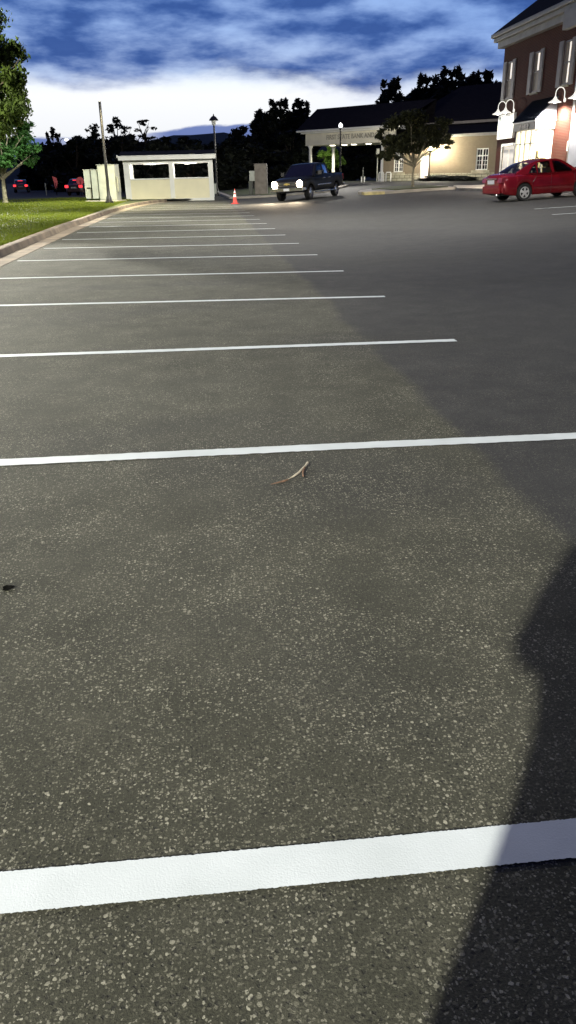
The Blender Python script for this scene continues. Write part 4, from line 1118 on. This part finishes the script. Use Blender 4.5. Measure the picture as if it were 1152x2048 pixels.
MB().prism([(.36*math.cos(PI/8+k*PI/4), 1.25+.36*math.sin(PI/8+k*PI/4)) for k in range(8)], 1, -.02, .02).build('sign_face', M['red_sign'], t_)
t_ = thing('marker_post', 'pale short marker post by the far road', 'post', (-14.3, 84, -.03))
MB().lathe([(.06, 0), (.06, 1.1), (0, 1.12)], seg=8).build('pole', M['greybox'], t_)

# ------------------------------------------------------------------ trees
def crown_mesh(name, blobs, n, size, m, seed, fill=.55, droop=0.0, flat=0.0):
    """many small leaf faces spread through irregular blobs ((cx,cy,cz,rx,ry,rz)...)"""
    r = np.random.default_rng(seed)
    vol = np.array([b[3]*b[4]*b[5] for b in blobs])**(2/3.); pr_ = vol/vol.sum()
    # sub-clumps inside every blob make the outline uneven
    sub = []
    for b in blobs:
        k = max(5, int(14*(b[3]*b[5])**.5))
        for _ in range(k):
            d = r.normal(size=3); d /= np.linalg.norm(d); q = r.random()**.45
            s_ = r.uniform(.20, .42)
            sub.append((b[0]+d[0]*b[3]*q*.9, b[1]+d[1]*b[4]*q*.9, b[2]+d[2]*b[5]*q*.9, b[3]*s_, b[4]*s_, b[5]*s_*(1-flat)))
    sub = np.array(sub)
    w = (sub[:, 3]*sub[:, 4]*sub[:, 5])**(2/3.); w = w/w.sum()
    idx = r.choice(len(sub), n, p=w)
    d = r.normal(size=(n, 3)); d /= np.linalg.norm(d, axis=1)[:, None]
    q = (r.random(n)**fill)[:, None]*r.uniform(.8, 1.25, size=(n, 1))
    P = sub[idx, :3] + d*q*sub[idx, 3:6]
    a = r.normal(size=(n, 3)); a[:, 2] = a[:, 2]*.7 - droop; a /= np.linalg.norm(a, axis=1)[:, None]
    c = np.cross(a, r.normal(size=(n, 3))); c /= np.linalg.norm(c, axis=1)[:, None]
    s_ = (size*r.uniform(.55, 1.35, n))[:, None]
    V = np.empty((n, 4, 3)); V[:, 0] = P-a*s_; V[:, 1] = P+c*s_*.45; V[:, 2] = P+a*s_; V[:, 3] = P-c*s_*.45
    me = bpy.data.meshes.new(name)
    me.from_pydata(V.reshape(-1, 3).tolist(), [], (np.arange(n*4).reshape(-1, 4)).tolist())
    me.materials.append(m)
    return me

def limbs(base, blobs, r0, seed, m, parent, fork=.45, per=2, bend=.12):
    r = random.Random(seed); b = MB()
    top = max(bl[2] for bl in blobs); zf = base[2]+(top-base[2])*fork
    cx = sum(bl[0] for bl in blobs)/len(blobs); cy = sum(bl[1] for bl in blobs)/len(blobs)
    f = Vector((base[0]*.6+cx*.4, base[1]*.6+cy*.4, zf))
    B = Vector(base)
    b.tube([B, B+Vector((0, 0, .12*(zf-base[2]))), B.lerp(f, .5)+Vector((r.uniform(-bend, bend)*.5, 0, 0)), f], [r0*1.5, r0, r0*.85, r0*.7], 10)
    for bl in blobs:
        for k in range(per):
            e = Vector((bl[0]+r.uniform(-.7, .7)*bl[3], bl[1]+r.uniform(-.7, .7)*bl[4], bl[2]+r.uniform(-.4, .7)*bl[5]))
            st_ = f.lerp(B, r.uniform(0, .25))
            mid = st_.lerp(e, .5)+Vector((r.uniform(-.2, .2), r.uniform(-.2, .2), .12))
            b.tube([st_, mid, e], [r0*.5, r0*.3, r0*.08], 6)
            for q in range(2):
                e2 = mid.lerp(e, r.uniform(.2, .8)); b.tube([e2, e2+Vector((r.uniform(-.5, .5), r.uniform(-.5, .5), r.uniform(.1, .6)))*bl[3]*.6], [r0*.14, r0*.03], 5)
    return b.build('trunk', m, parent)

def tree(x, y, z, label, blobs, n, size, leaf, bark, r0, seed, group=None, name='tree', fork=.45, cat='tree', **kw):
    t_ = thing(name, label, cat, (x, y, z), 0, group)
    limbs((0, 0, -.05), blobs, r0, seed, M[bark], t_, fork)
    o = bpy.data.objects.new('crown', crown_mesh('crown', blobs, n, size, M[leaf], seed, **kw)); col.objects.link(o); o.parent = t_
    return t_

# near left: a large drooping tree and a smaller pale-trunked one lit green
tree(-7.65, 29.5, .18, 'large drooping tree at the left edge with lit lower leaves',
     [(0.95, 0, 3.4, 1.6, 1.6, 1.0), (1.05, 0, 4.6, 1.45, 1.5, .9), (0.75, 0, 5.5, 1.1, 1.1, .8), (0.65, .1, 6.2, .7, .8, .55), (1.90, -.2, 3.6, .7, .8, .9), (1.75, .2, 4.4, .8, .7, .6), (-0.05, 0, 4.2, 1.2, 1.2, 1.2), (1.35, -.4, 2.8, .9, .9, .7)],
     26000, .075, 'birch_leaf', 'bark', .12, 11, droop=.9, name='birch_tree').scale = (1.05, 1.05, 1.13)
tree(-10.75, 49.4, .18, 'small round green tree with pale slanting trunk on the lawn',
     [(-.5, 0, 2.6, 1.5, 1.4, .9), (.5, 0, 3.2, 1.5, 1.4, 1.0), (-.2, 0, 4.2, 1.3, 1.2, .8), (1.0, 0, 2.5, .95, 1.0, .8), (-1.2, 0, 3.5, 1.0, 1.0, .8), (.7, 0, 3.9, 1.0, 1, .7), (.2, -.3, 2.0, 1.2, 1.0, .6)],
     20000, .095, 'green_leaf', 'palebark', .12, 12, fork=.35).scale = (1.15, 1.15, 1.05)
# island tree before the bank
tree(13.35, 50.3, gz(13.3, 50)+.14, 'small dark round-crowned tree on the kerb island before the bank',
     [(-1.3, 0, 2.3, 1.2, 1.2, .75), (.5, 0, 2.75, 1.4, 1.3, .7), (-.2, 0, 3.3, 1.5, 1.3, .8), (1.8, 0, 2.75, .85, .9, .4), (.2, .2, 3.9, 1.2, 1.0, .55), (1.2, 0, 3.3, 1.1, 1, .6), (-1.9, .1, 2.7, .7, .8, .5), (-1.6, -.2, 1.75, .75, .7, .35), (-.3, -.3, 2.0, .9, .9, .4), (2.2, 0, 2.35, .45, .5, .3)],
     17000, .11, 'maple_leaf', 'palebark', .085, 13, fork=.36)
# lime-lit tree behind the canopy
tree(16.0, 100.0, .75, 'bright green lit tree seen under the bank canopy between columns',
     [(-.3, 0, 2.4, 1.3, 1.2, .9), (.6, 0, 3.0, 1.2, 1.2, 1.0), (0, 0, 1.5, 1.0, 1.0, .7), (1.4, 0, 2.0, .9, .9, .8)], 5000, .15, 'lime_leaf', 'bark', .1, 14)
l = bpy.data.lights.new('canopy_lamp', 'SPOT'); l.energy = 900; l.color = (1, .97, .7); l.spot_size = R(90); l.spot_blend = .7; l.shadow_soft_size = .3
lo = bpy.data.objects.new('canopy_lamp', l); col.objects.link(lo); lo.location = (14.6, 96.0, 4.9); lo.rotation_euler = Vector((1.4, 4.0, -2.5)).to_track_quat('-Z', 'Y').to_euler()

# dark trees: five prototypes, copied with their own labels
def proto(blobs, n, size, seed, r0=.16, fork=.4, **kw):
    t_ = thing('tree', 'x', 'tree', (0, 0, 0))
    limbs((0, 0, -.1), blobs, r0, seed, M['bark'], t_, fork)
    o = bpy.data.objects.new('crown', crown_mesh('crown', blobs, n, size, M['dark_leaf'], seed, **kw)); col.objects.link(o); o.parent = t_
    return t_
rr = random.Random(5)
def rb(n, w, z0, z1, s0, s1, taper=.5):
    out = []
    for i in range(n):
        f = i/(n-1) if n > 1 else 0
        z = z0+(z1-z0)*f; k = 1-taper*f
        out.append((rr.uniform(-w, w)*k*.7, rr.uniform(-w, w)*k*.5, z, rr.uniform(s0, s1)*k, rr.uniform(s0, s1)*k, rr.uniform(s0, s1)*.75*k))
    return out
PROT = {
    'round': proto(rb(11, 3.4, 1.2, 6.4, 1.5, 2.3), 12000, .33, 31),
    'tall': proto([(x*.8, 0, z, r1, r1, r2) for x, z, r1, r2 in [(0, 2.2, 2.4, 1.6), (-1.4, 4.5, 1.7, 1.7), (1.4, 4.8, 1.7, 1.8), (0, 6.5, 1.7, 1.6), (-1.9, 6.9, .9, 1.3), (1.7, 7.6, 1.0, 1.6), (-.3, 8.8, 1.0, 1.7), (.9, 9.6, .6, 1.2), (-1.1, 8.1, .7, 1.3)]], 13000, .29, 32, droop=-.6),
    'bush': proto(rb(9, 4.2, .8, 3.6, 1.3, 2.0, .35), 9000, .32, 33),
    'spiky': proto([(0, 0, 2.2, 2.2, 2, 1.6), (0, 0, 4.2, 1.7, 1.5, 1.3), (-1.3, 0, 5.1, .5, .5, .8), (1.5, 0, 5.2, .6, .5, .5), (-.65, 0, 6.0, .34, .34, 1.1), (0.05, 0, 6.3, .36, .36, 1.2), (.75, 0, 6.1, .34, .34, 1.1), (0, 0, 5.1, 1.2, 1, .6)], 9000, .22, 34, droop=-.8),
    'pine': proto([(0, 0, 1.6, 2.6, 2.2, 1.2), (0, 0, 3.4, 1.9, 1.8, .55), (-.9, 0, 4.5, .9, .9, .25), (.9, 0, 4.7, 1.0, .9, .25), (0, 0, 5.3, 1.3, 1.2, .3), (-.7, 0, 6.0, .8, .8, .22), (.8, 0, 6.2, .7, .7, .2), (0, 0, 6.8, 1.0, .9, .3)], 5200, .18, 35, flat=.4, fork=.85),
    'sparse': proto([(-2.0, 0, 4.6, 1.0, .9, .5), (-.8, 0, 5.6, .9, .8, .5), (.6, 0, 6.1, 1.0, .8, .4), (1.8, 0, 5.4, 1.0, .8, .5), (0, 0, 4.3, 1.2, 1, .6), (2.6, 0, 4.4, .7, .6, .4)], 620, .20, 36, fork=.5),
}
TOP = {k: float(np.percentile(np.array([v.co.z for v in o.children[1].data.vertices]), 99.3)) for k, o in PROT.items()}
used = set()
def far_tree(kind, x, y, s, label, z=0, rz=None, sz=1.0, group=None):
    o = PROT[kind]
    if kind in used: o = copy_tree(o)
    used.add(kind)
    hs = max(s, 1.0)*1.15 if kind not in ('sparse', 'spiky', 'pine') else s
    o.location = (x, y, z-.1); o.scale = (hs, hs, s*sz); o.rotation_euler = (0, 0, rr.uniform(0, 6.28) if rz is None else rz)
    o['label'] = label; o['category'] = 'tree'; o['group'] = group or 'dark trees along the back'
    return o
def polar(px, d):
    a_ = math.atan((px-576)/1690.0)+R(6.1)
    return d*math.sin(a_), d*math.cos(a_)
TREES = [ # kind, column in the photograph, distance, total height, prototype height, label
    ('spiky', 126, 112, 7.2, 7.4, 'dark tree with upright spiky top left of the lamp post'),
    ('bush', 92, 128, 5.2, 5.2, 'low dark bush left of the spiky tree'),
    ('round', 163, 108, 5.9, 7.6, 'dark rounded tree right of the spiky tree'),
    ('sparse', 205, 112, 7.6, 6.6, 'thin sparse tree with bare twigs just right of the tall lamp post'),
    ('round', 205, 116, 6.2, 7.6, 'dark dense tree behind the tall lamp post'),
    ('sparse', 250, 108, 8.0, 6.6, 'sparse pale-topped tree with bare twigs above the left half of the shelter'),
    ('round', 250, 104, 5.7, 7.6, 'dark dense tree over the left half of the shelter'),
    ('pine', 306, 112, 8.0, 7.2, 'flat-topped dark pine above the middle of the shelter'),
    ('round', 345, 106, 5.6, 7.6, 'dark round tree over the right half of the shelter'),
    ('bush', 395, 118, 5.0, 5.2, 'low dark bush over the right end of the shelter'),
    ('bush', 440, 122, 5.0, 5.2, 'low dark bush behind the hooded lamp post'),
    ('bush', 300, 90, 4.2, 5.2, 'low dark bush seen through the shelter openings'),
    ('bush', 400, 92, 4.2, 5.2, 'dark bush seen through right opening of the shelter'),
    ('round', 492, 118, 7.2, 7.6, 'dark round tree above the traffic cone'),
    ('tall', 533, 122, 9.8, 10.8, 'dark tall tree above the pickup hood'),
    ('tall', 570, 116, 10.6, 10.8, 'tallest dark tree above the pickup cab'),
    ('tall', 612, 124, 11.2, 10.8, 'dark tall tree touching the canopy roof'),
    ('round', 520, 104, 5.4, 7.6, 'lower dark tree behind the stucco pier'),
    ('round', 590, 106, 6.2, 7.6, 'lower dark tree just left of the bank canopy'),
    ('bush', 700, 118, 5.0, 5.2, 'dark shrub under the canopy right of the lit tree'),
    ('round', 735, 116, 5.6, 7.6, 'dark round tree behind the white racks'),
    ('tall', 787, 124, 13.4, 10.8, 'dark tall tree above the left end of the bank roof'),
    ('round', 822, 128, 12.0, 7.6, 'rounded dark tree peeking over the bank ridge'),
    ('tall', 858, 118, 13.2, 10.8, 'dark tall tree behind the bank, left of the tallest'),
    ('tall', 900, 122, 14.4, 10.8, 'tallest dark tree behind the bank'),
    ('tall', 938, 118, 13.2, 10.8, 'dark tall tree behind the bank, right of the tallest'),
    ('round', 970, 122, 13.0, 7.6, 'dark round tree behind the bank close to the brick shop'),
    ('tall', 1003, 124, 12.6, 10.8, 'dark tree half hidden by the corner of the brick shop'),
    ('round', 880, 112, 10.8, 7.6, 'lower dark round tree over the middle of the bank roof'),
    ('round', 940, 112, 11.2, 7.6, 'lower dark round tree over the right part of the bank roof'),
    ('round', 378, 112, 5.9, 7.6, 'dark rounded tree between the pine and the hooded lamp post'),
    ('round', 428, 116, 5.5, 7.6, 'dark rounded tree right behind the hooded lamp post'),
    ('round', 466, 110, 5.7, 7.6, 'dark rounded tree right of the hooded lamp post'),
    ('round', 272, 118, 6.4, 7.6, 'dark rounded tree just left of the flat-topped pine'),
    ('bush', 470, 98, 4.0, 5.2, 'low dark bush right of the shelter behind the cone'),
]
for kind, px, d, h, h0, lb in TREES:
    x, y = polar(px, d); h0 = TOP[kind]
    g_ = gz(x, y) if x > 3 else 0
    s_ = (h-g_)/h0
    far_tree(kind, x, y, min(s_, 1.15) if kind != 'sparse' else s_, lb, g_, sz=s_/min(s_, 1.15) if kind != 'sparse' else 1, rz=(rr.uniform(-.3, .3) if kind in ('spiky', 'pine') else None))
# shrub by the bank wall
far_tree('bush', 23.75, 75.5, .14, 'tiny shrub against the limestone base beside the right bank window', .75, group='x')
for o in col.objects:
    if o.get('group') == 'x': del o['group']

# far hills closing the view
b = MB(); N_ = 90
for k in range(N_+1):
    a_ = R(-50)+R(100)*k/N_
    for d_, q in ((420, 0), (520, .55), (640, 1.0), (800, .6)):
        hgt = (21+3.0*math.sin(k*.31)+1.6*math.sin(k*.83+1)+1.0*math.sin(k*1.9))*sstep(math.degrees(a_), -18, -5.5) + 7
        b.v.append((d_*math.sin(a_), d_*math.cos(a_), -1+hgt*q))
for k in range(N_):
    for j in range(3): b.f.append((k*4+j, k*4+j+1, (k+1)*4+j+1, (k+1)*4+j)); b.sm.append(True)
tag(b.build('hills', M['hills'], recalc=True), kind='structure')

# ------------------------------------------------------------------ photographer standing behind the camera (casts the shadow at the right)
def skin_mesh(name, nodes, edges, m, parent=None, sub=2):
    me = bpy.data.meshes.new(name)
    keys = list(nodes); ix = {k: i for i, k in enumerate(keys)}
    me.from_pydata([nodes[k][:3] for k in keys], [(ix[a_], ix[b_]) for a_, b_ in edges], [])
    o = bpy.data.objects.new(name, me); col.objects.link(o)
    sk = o.modifiers.new('skin', 'SKIN'); sk.use_smooth_shade = True
    lay = me.skin_vertices[0].data if me.skin_vertices else None
    if lay is None:
        me.skin_vertices.new() if hasattr(me.skin_vertices, 'new') else None
    for i, k in enumerate(keys):
        r_ = nodes[k][3:]
        me.skin_vertices[0].data[i].radius = (r_[0], r_[1] if len(r_) > 1 else r_[0])
    me.skin_vertices[0].data[0].use_root = True
    sb = o.modifiers.new('s', 'SUBSURF'); sb.levels = sub; sb.render_levels = sub
    me.materials.append(m)
    if parent: o.parent = parent
    return o
PH = thing('person', 'person in long dark coat holding a phone, seen only as a shadow', 'person', (-.10, -.36, 0), R(-3))
# local frame: x right, y forward; the phone is held at (.10, .33, 1.35)
nodes = {'pel': (0, 0, .95, .13), 'bel': (0, 0, 1.08, .12), 'che': (0, -.01, 1.27, .14), 'nb': (0, -.01, 1.43, .08), 'nk': (0, .0, 1.50, .055),
         'hd': (0, .03, 1.60, .085), 'tp': (0, .02, 1.69, .078), 'tt': (0, .01, 1.75, .035),
         'sl': (-.185, -.01, 1.39, .060), 'el': (-.252, .03, 1.13, .050), 'wl': (.02, .25, 1.27, .030), 'hl': (.055, .29, 1.31, .030),
         'sr': (.185, -.01, 1.39, .060), 'er': (.330, .03, 1.14, .050), 'wr': (.20, .25, 1.27, .030), 'hr': (.155, .29, 1.31, .030),
         'hpl': (-.10, 0, .86, .085), 'knl': (-.205, .03, .50, .062), 'anl': (-.28, .0, .10, .042), 'ftl': (-.29, .13, .045, .04),
         'hpr': (.10, 0, .86, .085), 'knr': (.17, .03, .50, .062), 'anr': (.20, .0, .10, .042), 'ftr': (.22, .13, .045, .04)}
edges = [('pel', 'bel'), ('bel', 'che'), ('che', 'nb'), ('nb', 'nk'), ('nk', 'hd'), ('hd', 'tp'), ('tp', 'tt'), ('che', 'sl'), ('sl', 'el'), ('el', 'wl'), ('wl', 'hl'), ('che', 'sr'), ('sr', 'er'), ('er', 'wr'), ('wr', 'hr'),
         ('pel', 'hpl'), ('hpl', 'knl'), ('knl', 'anl'), ('anl', 'ftl'), ('pel', 'hpr'), ('hpr', 'knr'), ('knr', 'anr'), ('anr', 'ftr')]
for s, hk in ((-1, 'hl'), (1, 'hr')):
    hx, hy, hz = nodes[hk][:3]
    for k in range(4):
        a1, a2, a3 = f'{hk}f{k}a', f'{hk}f{k}b', f'{hk}f{k}c'
        z = hz+.035-.022*k
        nodes[a1] = (hx-s*.005, hy+.02, z+.008, .010); nodes[a2] = (hx-s*.02, hy+.04-.003*k, z+.012, .009); nodes[a3] = (hx-s*(.032-.003*k), hy+.045, z+.012, .008)
        edges += [(hk, a1), (a1, a2), (a2, a3)]
    nodes[hk+'ta'] = (hx-s*.015, hy-.01, hz+.02, .012); nodes[hk+'tb'] = (hx-s*.03, hy-.005, hz+.05, .010)
    edges += [(hk, hk+'ta'), (hk+'ta', hk+'tb')]
skin_mesh('body', nodes, edges, M['skin'], PH)
def rings(prof, seg=24):
    b = MB(); n = seg
    for (z, cx, cy, rx, ry) in prof:
        for k in range(n):
            a_ = 2*PI*k/n; b.v.append((cx+rx*math.cos(a_), cy+ry*math.sin(a_), z))
    for i in range(len(prof)-1):
        for k in range(n): b.f.append((i*n+k, i*n+(k+1) % n, (i+1)*n+(k+1) % n, (i+1)*n+k)); b.sm.append(True)
    return b
jk = rings([(.40, -.0, 0, .315, .20), (.52, -.0, 0, .290, .19), (.65, .0, 0, .262, .18), (.76, .0, 0, .235, .165), (.86, 0, 0, .222, .155), (.98, 0, 0, .215, .15), (1.08, 0, 0, .238, .15), (1.20, 0, 0, .242, .15), (1.32, 0, -.01, .225, .14), (1.40, 0, -.01, .20, .115), (1.45, 0, -.01, .13, .09), (1.50, 0, 0, .075, .075), (1.53, 0, 0, .072, .072)])
for s, (sh_, el_, wr_) in ((-1, ('sl', 'el', 'wl')), (1, ('sr', 'er', 'wr'))):
    a_, b_, c_ = (Vector(nodes[q][:3]) for q in (sh_, el_, wr_))
    jk.tube([a_+Vector((-s*.03, 0, .02)), a_, a_.lerp(b_, .5)+Vector((s*.012, 0, 0)), b_, b_+Vector((-s*.01, .04, -.005)), b_.lerp(c_, .5), c_], [.06, .082, .076, .070, .066, .056, .044], 14)
jk.build('jacket', M['jacket'], PH, sharp=2)
tj = rings([(.74, 0, 0, .172, .125), (.82, 0, 0, .182, .13), (.90, 0, 0, .172, .125), (.98, 0, 0, .165, .12)])
for k in ('l', 'r'):
    h_, n_, a_ = (Vector(nodes[q+k][:3]) for q in ('hp', 'kn', 'an'))
    tj.tube([h_+Vector((0, 0, .05)), h_, h_.lerp(n_, .45), n_, n_.lerp(a_, .45), a_, a_+Vector((0, 0, -.04))], [.09, .098, .090, .074, .070, .062, .062], 16)
tj.build('trousers', M['jeans'], PH, sharp=2)
MB().lathe([(.0, .13), (.06, .125), (.098, .07), (.108, .0), (.10, -.05), (.095, -.055)], (0, -.005, 1.64), 18).build('hair', M['hair'], PH)
for s, k in ((-1, 'l'), (1, 'r')):
    x, y, z = nodes['an'+k][:3]
    MB().box((x-.05, y-.09, 0), (x+.05, y+.19, .07)).build('shoe', M['plastic'], PH, bevel=.025)
hd_ = Vector((0, .03, 1.61))
for s in (-1, 1):
    MB().lathe([(0, .012), (.010, .006), (.013, 0)], (hd_.x+s*.033, hd_.y+.098, hd_.z+.01), 10, 'y').build('eye', M['plate'], PH)
    MB().tube([(hd_.x+s*.088, hd_.y-.01, hd_.z+.02), (hd_.x+s*.096, hd_.y-.02, hd_.z), (hd_.x+s*.088, hd_.y-.01, hd_.z-.03)], .012, 6).build('ear', M['skin'], PH)
MB().tube([(hd_.x, hd_.y+.098, hd_.z+.01), (hd_.x, hd_.y+.118, hd_.z-.02), (hd_.x, hd_.y+.100, hd_.z-.025)], [.008, .013, .010], 8).build('nose', M['skin'], PH)
MB().tube([(hd_.x-.022, hd_.y+.094, hd_.z-.048), (hd_.x, hd_.y+.100, hd_.z-.050), (hd_.x+.022, hd_.y+.094, hd_.z-.048)], .006, 6).build('mouth', M['tail_off'], PH)
ph = thing('phone', 'black phone held up by the photographer', 'phone', (0.0, -.03, 1.35), 0)
ph.rotation_euler = (R(-23), 0, R(-6))
MB().box((-.036, -.009, -.072), (.036, 0, .072)).build('phone_case', M['plastic'], ph, bevel=.004)
MB().box((-.033, -.0105, -.066), (.033, -.0095, .066)).build('screen', M['pane'], ph)

# ------------------------------------------------------------------ sky at dusk
wd = bpy.data.worlds.new('World'); sc.world = wd; wd.use_nodes = True
g = G(wd.node_tree); N, L = g.N, g.L
bg = N['Background']
tc = g.n('ShaderNodeTexCoord'); sp = g.n('ShaderNodeSeparateXYZ'); L.new(tc.outputs['Generated'], sp.inputs[0])
X, Y, Z = sp.outputs[0], sp.outputs[1], sp.outputs[2]
E_ = g.math('MAXIMUM', Z, 0.0)
az = g.math('DIVIDE', X, g.math('MAXIMUM', g.math('ABSOLUTE', Y), .05))
ev = g.math('MULTIPLY', g.math('POWER', E_, 0.75), 15.0)
pv = g.comb(g.math('MULTIPLY', az, 5.6), g.math('MULTIPLY', ev, .82), 11.4)
n1 = g.noise(pv, 1.0, 8, 0.56); n2 = g.noise(g.comb(g.math('ADD', g.math('MULTIPLY', az, 7.5), 34.2), g.math('MULTIPLY', ev, 1.35)), 1.0, 7, 0.55)
nis = g.n('ShaderNodeTexSky', sky_type='NISHITA'); nis.sun_disc = False; nis.sun_elevation = R(-3.0); nis.sun_rotation = R(-4.0)
clear = g.ramp(E_, [(0.0, (0.72, 0.78, 0.92)), (0.05, (0.90, 0.93, 0.97)), (0.085, (0.98, 1.0, 1.04)), (0.11, (0.84, 0.95, 1.08)), (0.15, (0.62, 0.80, 1.10)), (0.30, (0.22, 0.38, 0.72)), (1.0, (0.10, 0.16, 0.36))])
side = g.math('MAXIMUM', g.ss(az, 0.10, 0.42), g.ss(az, -0.16, -0.6))
clear = g.mix(g.math('MULTIPLY', side, 0.75), clear, g.ramp(E_, [(0.0, (0.50, 0.62, 0.90)), (0.13, (0.34, 0.52, 0.92)), (1.0, (0.08, 0.14, 0.34))]))
edge = g.math('ADD', 0.104, g.math('MULTIPLY', g.ss(az, -0.05, 0.16), -0.010))
cov = g.math('MINIMUM', g.math('DIVIDE', g.math('SUBTRACT', E_, edge), 0.022), 1.45)
cov = g.math('ADD', cov, g.math('MULTIPLY', g.math('SUBTRACT', n1, 0.5), 3.6))
cov = g.ss(cov, -0.30, 0.75)
thick = g.math('MULTIPLY', cov, g.math('MULTIPLY_ADD', g.ss(n2, 0.34, 0.60), 0.45, 0.55))
deck = g.ramp(n2, [(0.28, (0.15, 0.34, 0.80)), (0.44, (0.060, 0.170, 0.52)), (0.60, (0.030, 0.092, 0.33)), (0.78, (0.042, 0.115, 0.38))])
skyc = g.mix(thick, clear, deck)
# low bank of cloud on the horizon
nl = g.noise(g.comb(g.math('MULTIPLY', az, 16.0), g.math('MULTIPLY', E_, 60.0)), 1.0, 5, 0.6)
low = g.ss(g.math('ADD', g.math('SUBTRACT', g.math('MULTIPLY_ADD', g.ss(az, -0.09, 0.03), 0.012, 0.044), E_), g.math('MULTIPLY', g.math('SUBTRACT', nl, 0.5), 0.010)), -0.0012, 0.0022)
low = g.math('MULTIPLY', low, g.math('SUBTRACT', 1.0, g.math('MULTIPLY', g.ss(az, 0.12, 0.2), .8)))
low = g.math('MULTIPLY', low, g.math('ADD', g.ss(az, -0.085, -0.02), g.ss(az, -0.10, -0.17), 0, True))
skyc = g.mix(low, skyc, g.ramp(E_, [(0.03, (0.115, 0.185, 0.46)), (0.06, (0.16, 0.235, 0.52))]))
# behind the camera and high up the night has come further; an unseen brighter zenith patch is added to light the ground
skyc = g.mix(g.ss(E_, 0.20, 0.42), skyc, (0.026, 0.042, 0.115))
back = g.ss(Y, 0.30, -0.25)
skyc = g.mix(back, skyc, (0.018, 0.028, 0.075))
skyc = g.mix(g.ss(E_, 0.74, 0.86), skyc, (0.085, 0.092, 0.27))
add = g.n('ShaderNodeMix', data_type='RGBA', blend_type='ADD'); add.inputs[0].default_value = 0.05
L.new(skyc, add.inputs[6]); L.new(nis.outputs[0], add.inputs[7])
L.new(add.outputs[2], bg.inputs['Color']); bg.inputs['Strength'].default_value = 1.0

# ------------------------------------------------------------------ lamps behind and beside the lot
def lot_light(name, loc, e, c, size, spot=None, aim=None, blend=.5):
    l = bpy.data.lights.new(name, 'SPOT' if spot else 'POINT'); l.energy = e; l.color = c; l.shadow_soft_size = size
    o = bpy.data.objects.new(name, l); col.objects.link(o); o.location = loc
    if spot:
        l.spot_size = R(spot); l.spot_blend = blend
        o.rotation_euler = (Vector(aim)-Vector(loc)).to_track_quat('-Z', 'Y').to_euler()
    return o
WARM = (1.0, .98, .87)
def down(loc, e, c, size=.3, spot=138): return lot_light('flood_light', loc, e, c, size, spot=spot, aim=(loc[0]+.01, loc[1], 0), blend=.55)
lot_light('flood_light', (-9.27, -15.43, 8.8), 64000, WARM, .2, spot=41, aim=(2.2, 9.5, 0), blend=1.0)
down((-8.2, 11.0, 7.0), 4500, WARM)
lot_light('flood_light', (-12.4, 37.0, 8.8), 26000, (1, .96, .82), .12, spot=75, aim=(-2.5, 22, 0), blend=.6)
down((-9.0, 21.0, 6.5), 3500, (1, .95, .78))
lot_light('flood_light', (-9.2, 23.0, 6.0), 7000, (1, .97, .70), .3, spot=60, aim=(-6.6, 29.5, 3.4), blend=.7)
down((-9.4, 42.5, 7.5), 7000, (.95, 1, .80))
down((-4.1, 44.6, 5.2), 3600, (1, .84, .46), .2)
down((12.5, 15.0, 8.5), 1300, (.95, .96, 1.0))
down((8.0, 27.0, 8.5), 3200, (1, .95, .88))
down((1.0, 26.0, 8.0), 4200, WARM)
lot_light('flood_light', (1.5, 37.0, 8.0), 10500, WARM, .3, spot=110, aim=(-1, 50, 0), blend=.8)

# ------------------------------------------------------------------ camera
cam = bpy.data.cameras.new('camera'); co = bpy.data.objects.new('camera', cam); col.objects.link(co)
cam.sensor_fit = 'VERTICAL'; cam.sensor_height = 36.0; cam.lens = 1550/2048*36.0
cam.clip_start = 0.02; cam.clip_end = 6000
co.location = (0, 0, 1.35)
co.matrix_world = Matrix.Translation((0, 0, 1.35)) @ Matrix.Rotation(R(-6.1), 4, 'Z') @ Matrix.Rotation(R(90-23.42), 4, 'X') @ Matrix.Rotation(-math.atan(.015), 4, 'Z')
sc.camera = co

sc.view_settings.view_transform = 'Standard'; sc.view_settings.look = 'None'; sc.view_settings.exposure = 0; sc.view_settings.gamma = 1
sc.render.engine = 'CYCLES'
sc.cycles.use_denoising = True
try: sc.cycles.denoiser = 'OPENIMAGEDENOISE'
except Exception: pass
sc.cycles.max_bounces = 6; sc.cycles.transparent_max_bounces = 12
sc.cycles.sample_clamp_indirect = 4.0
sc.cycles.use_light_tree = True
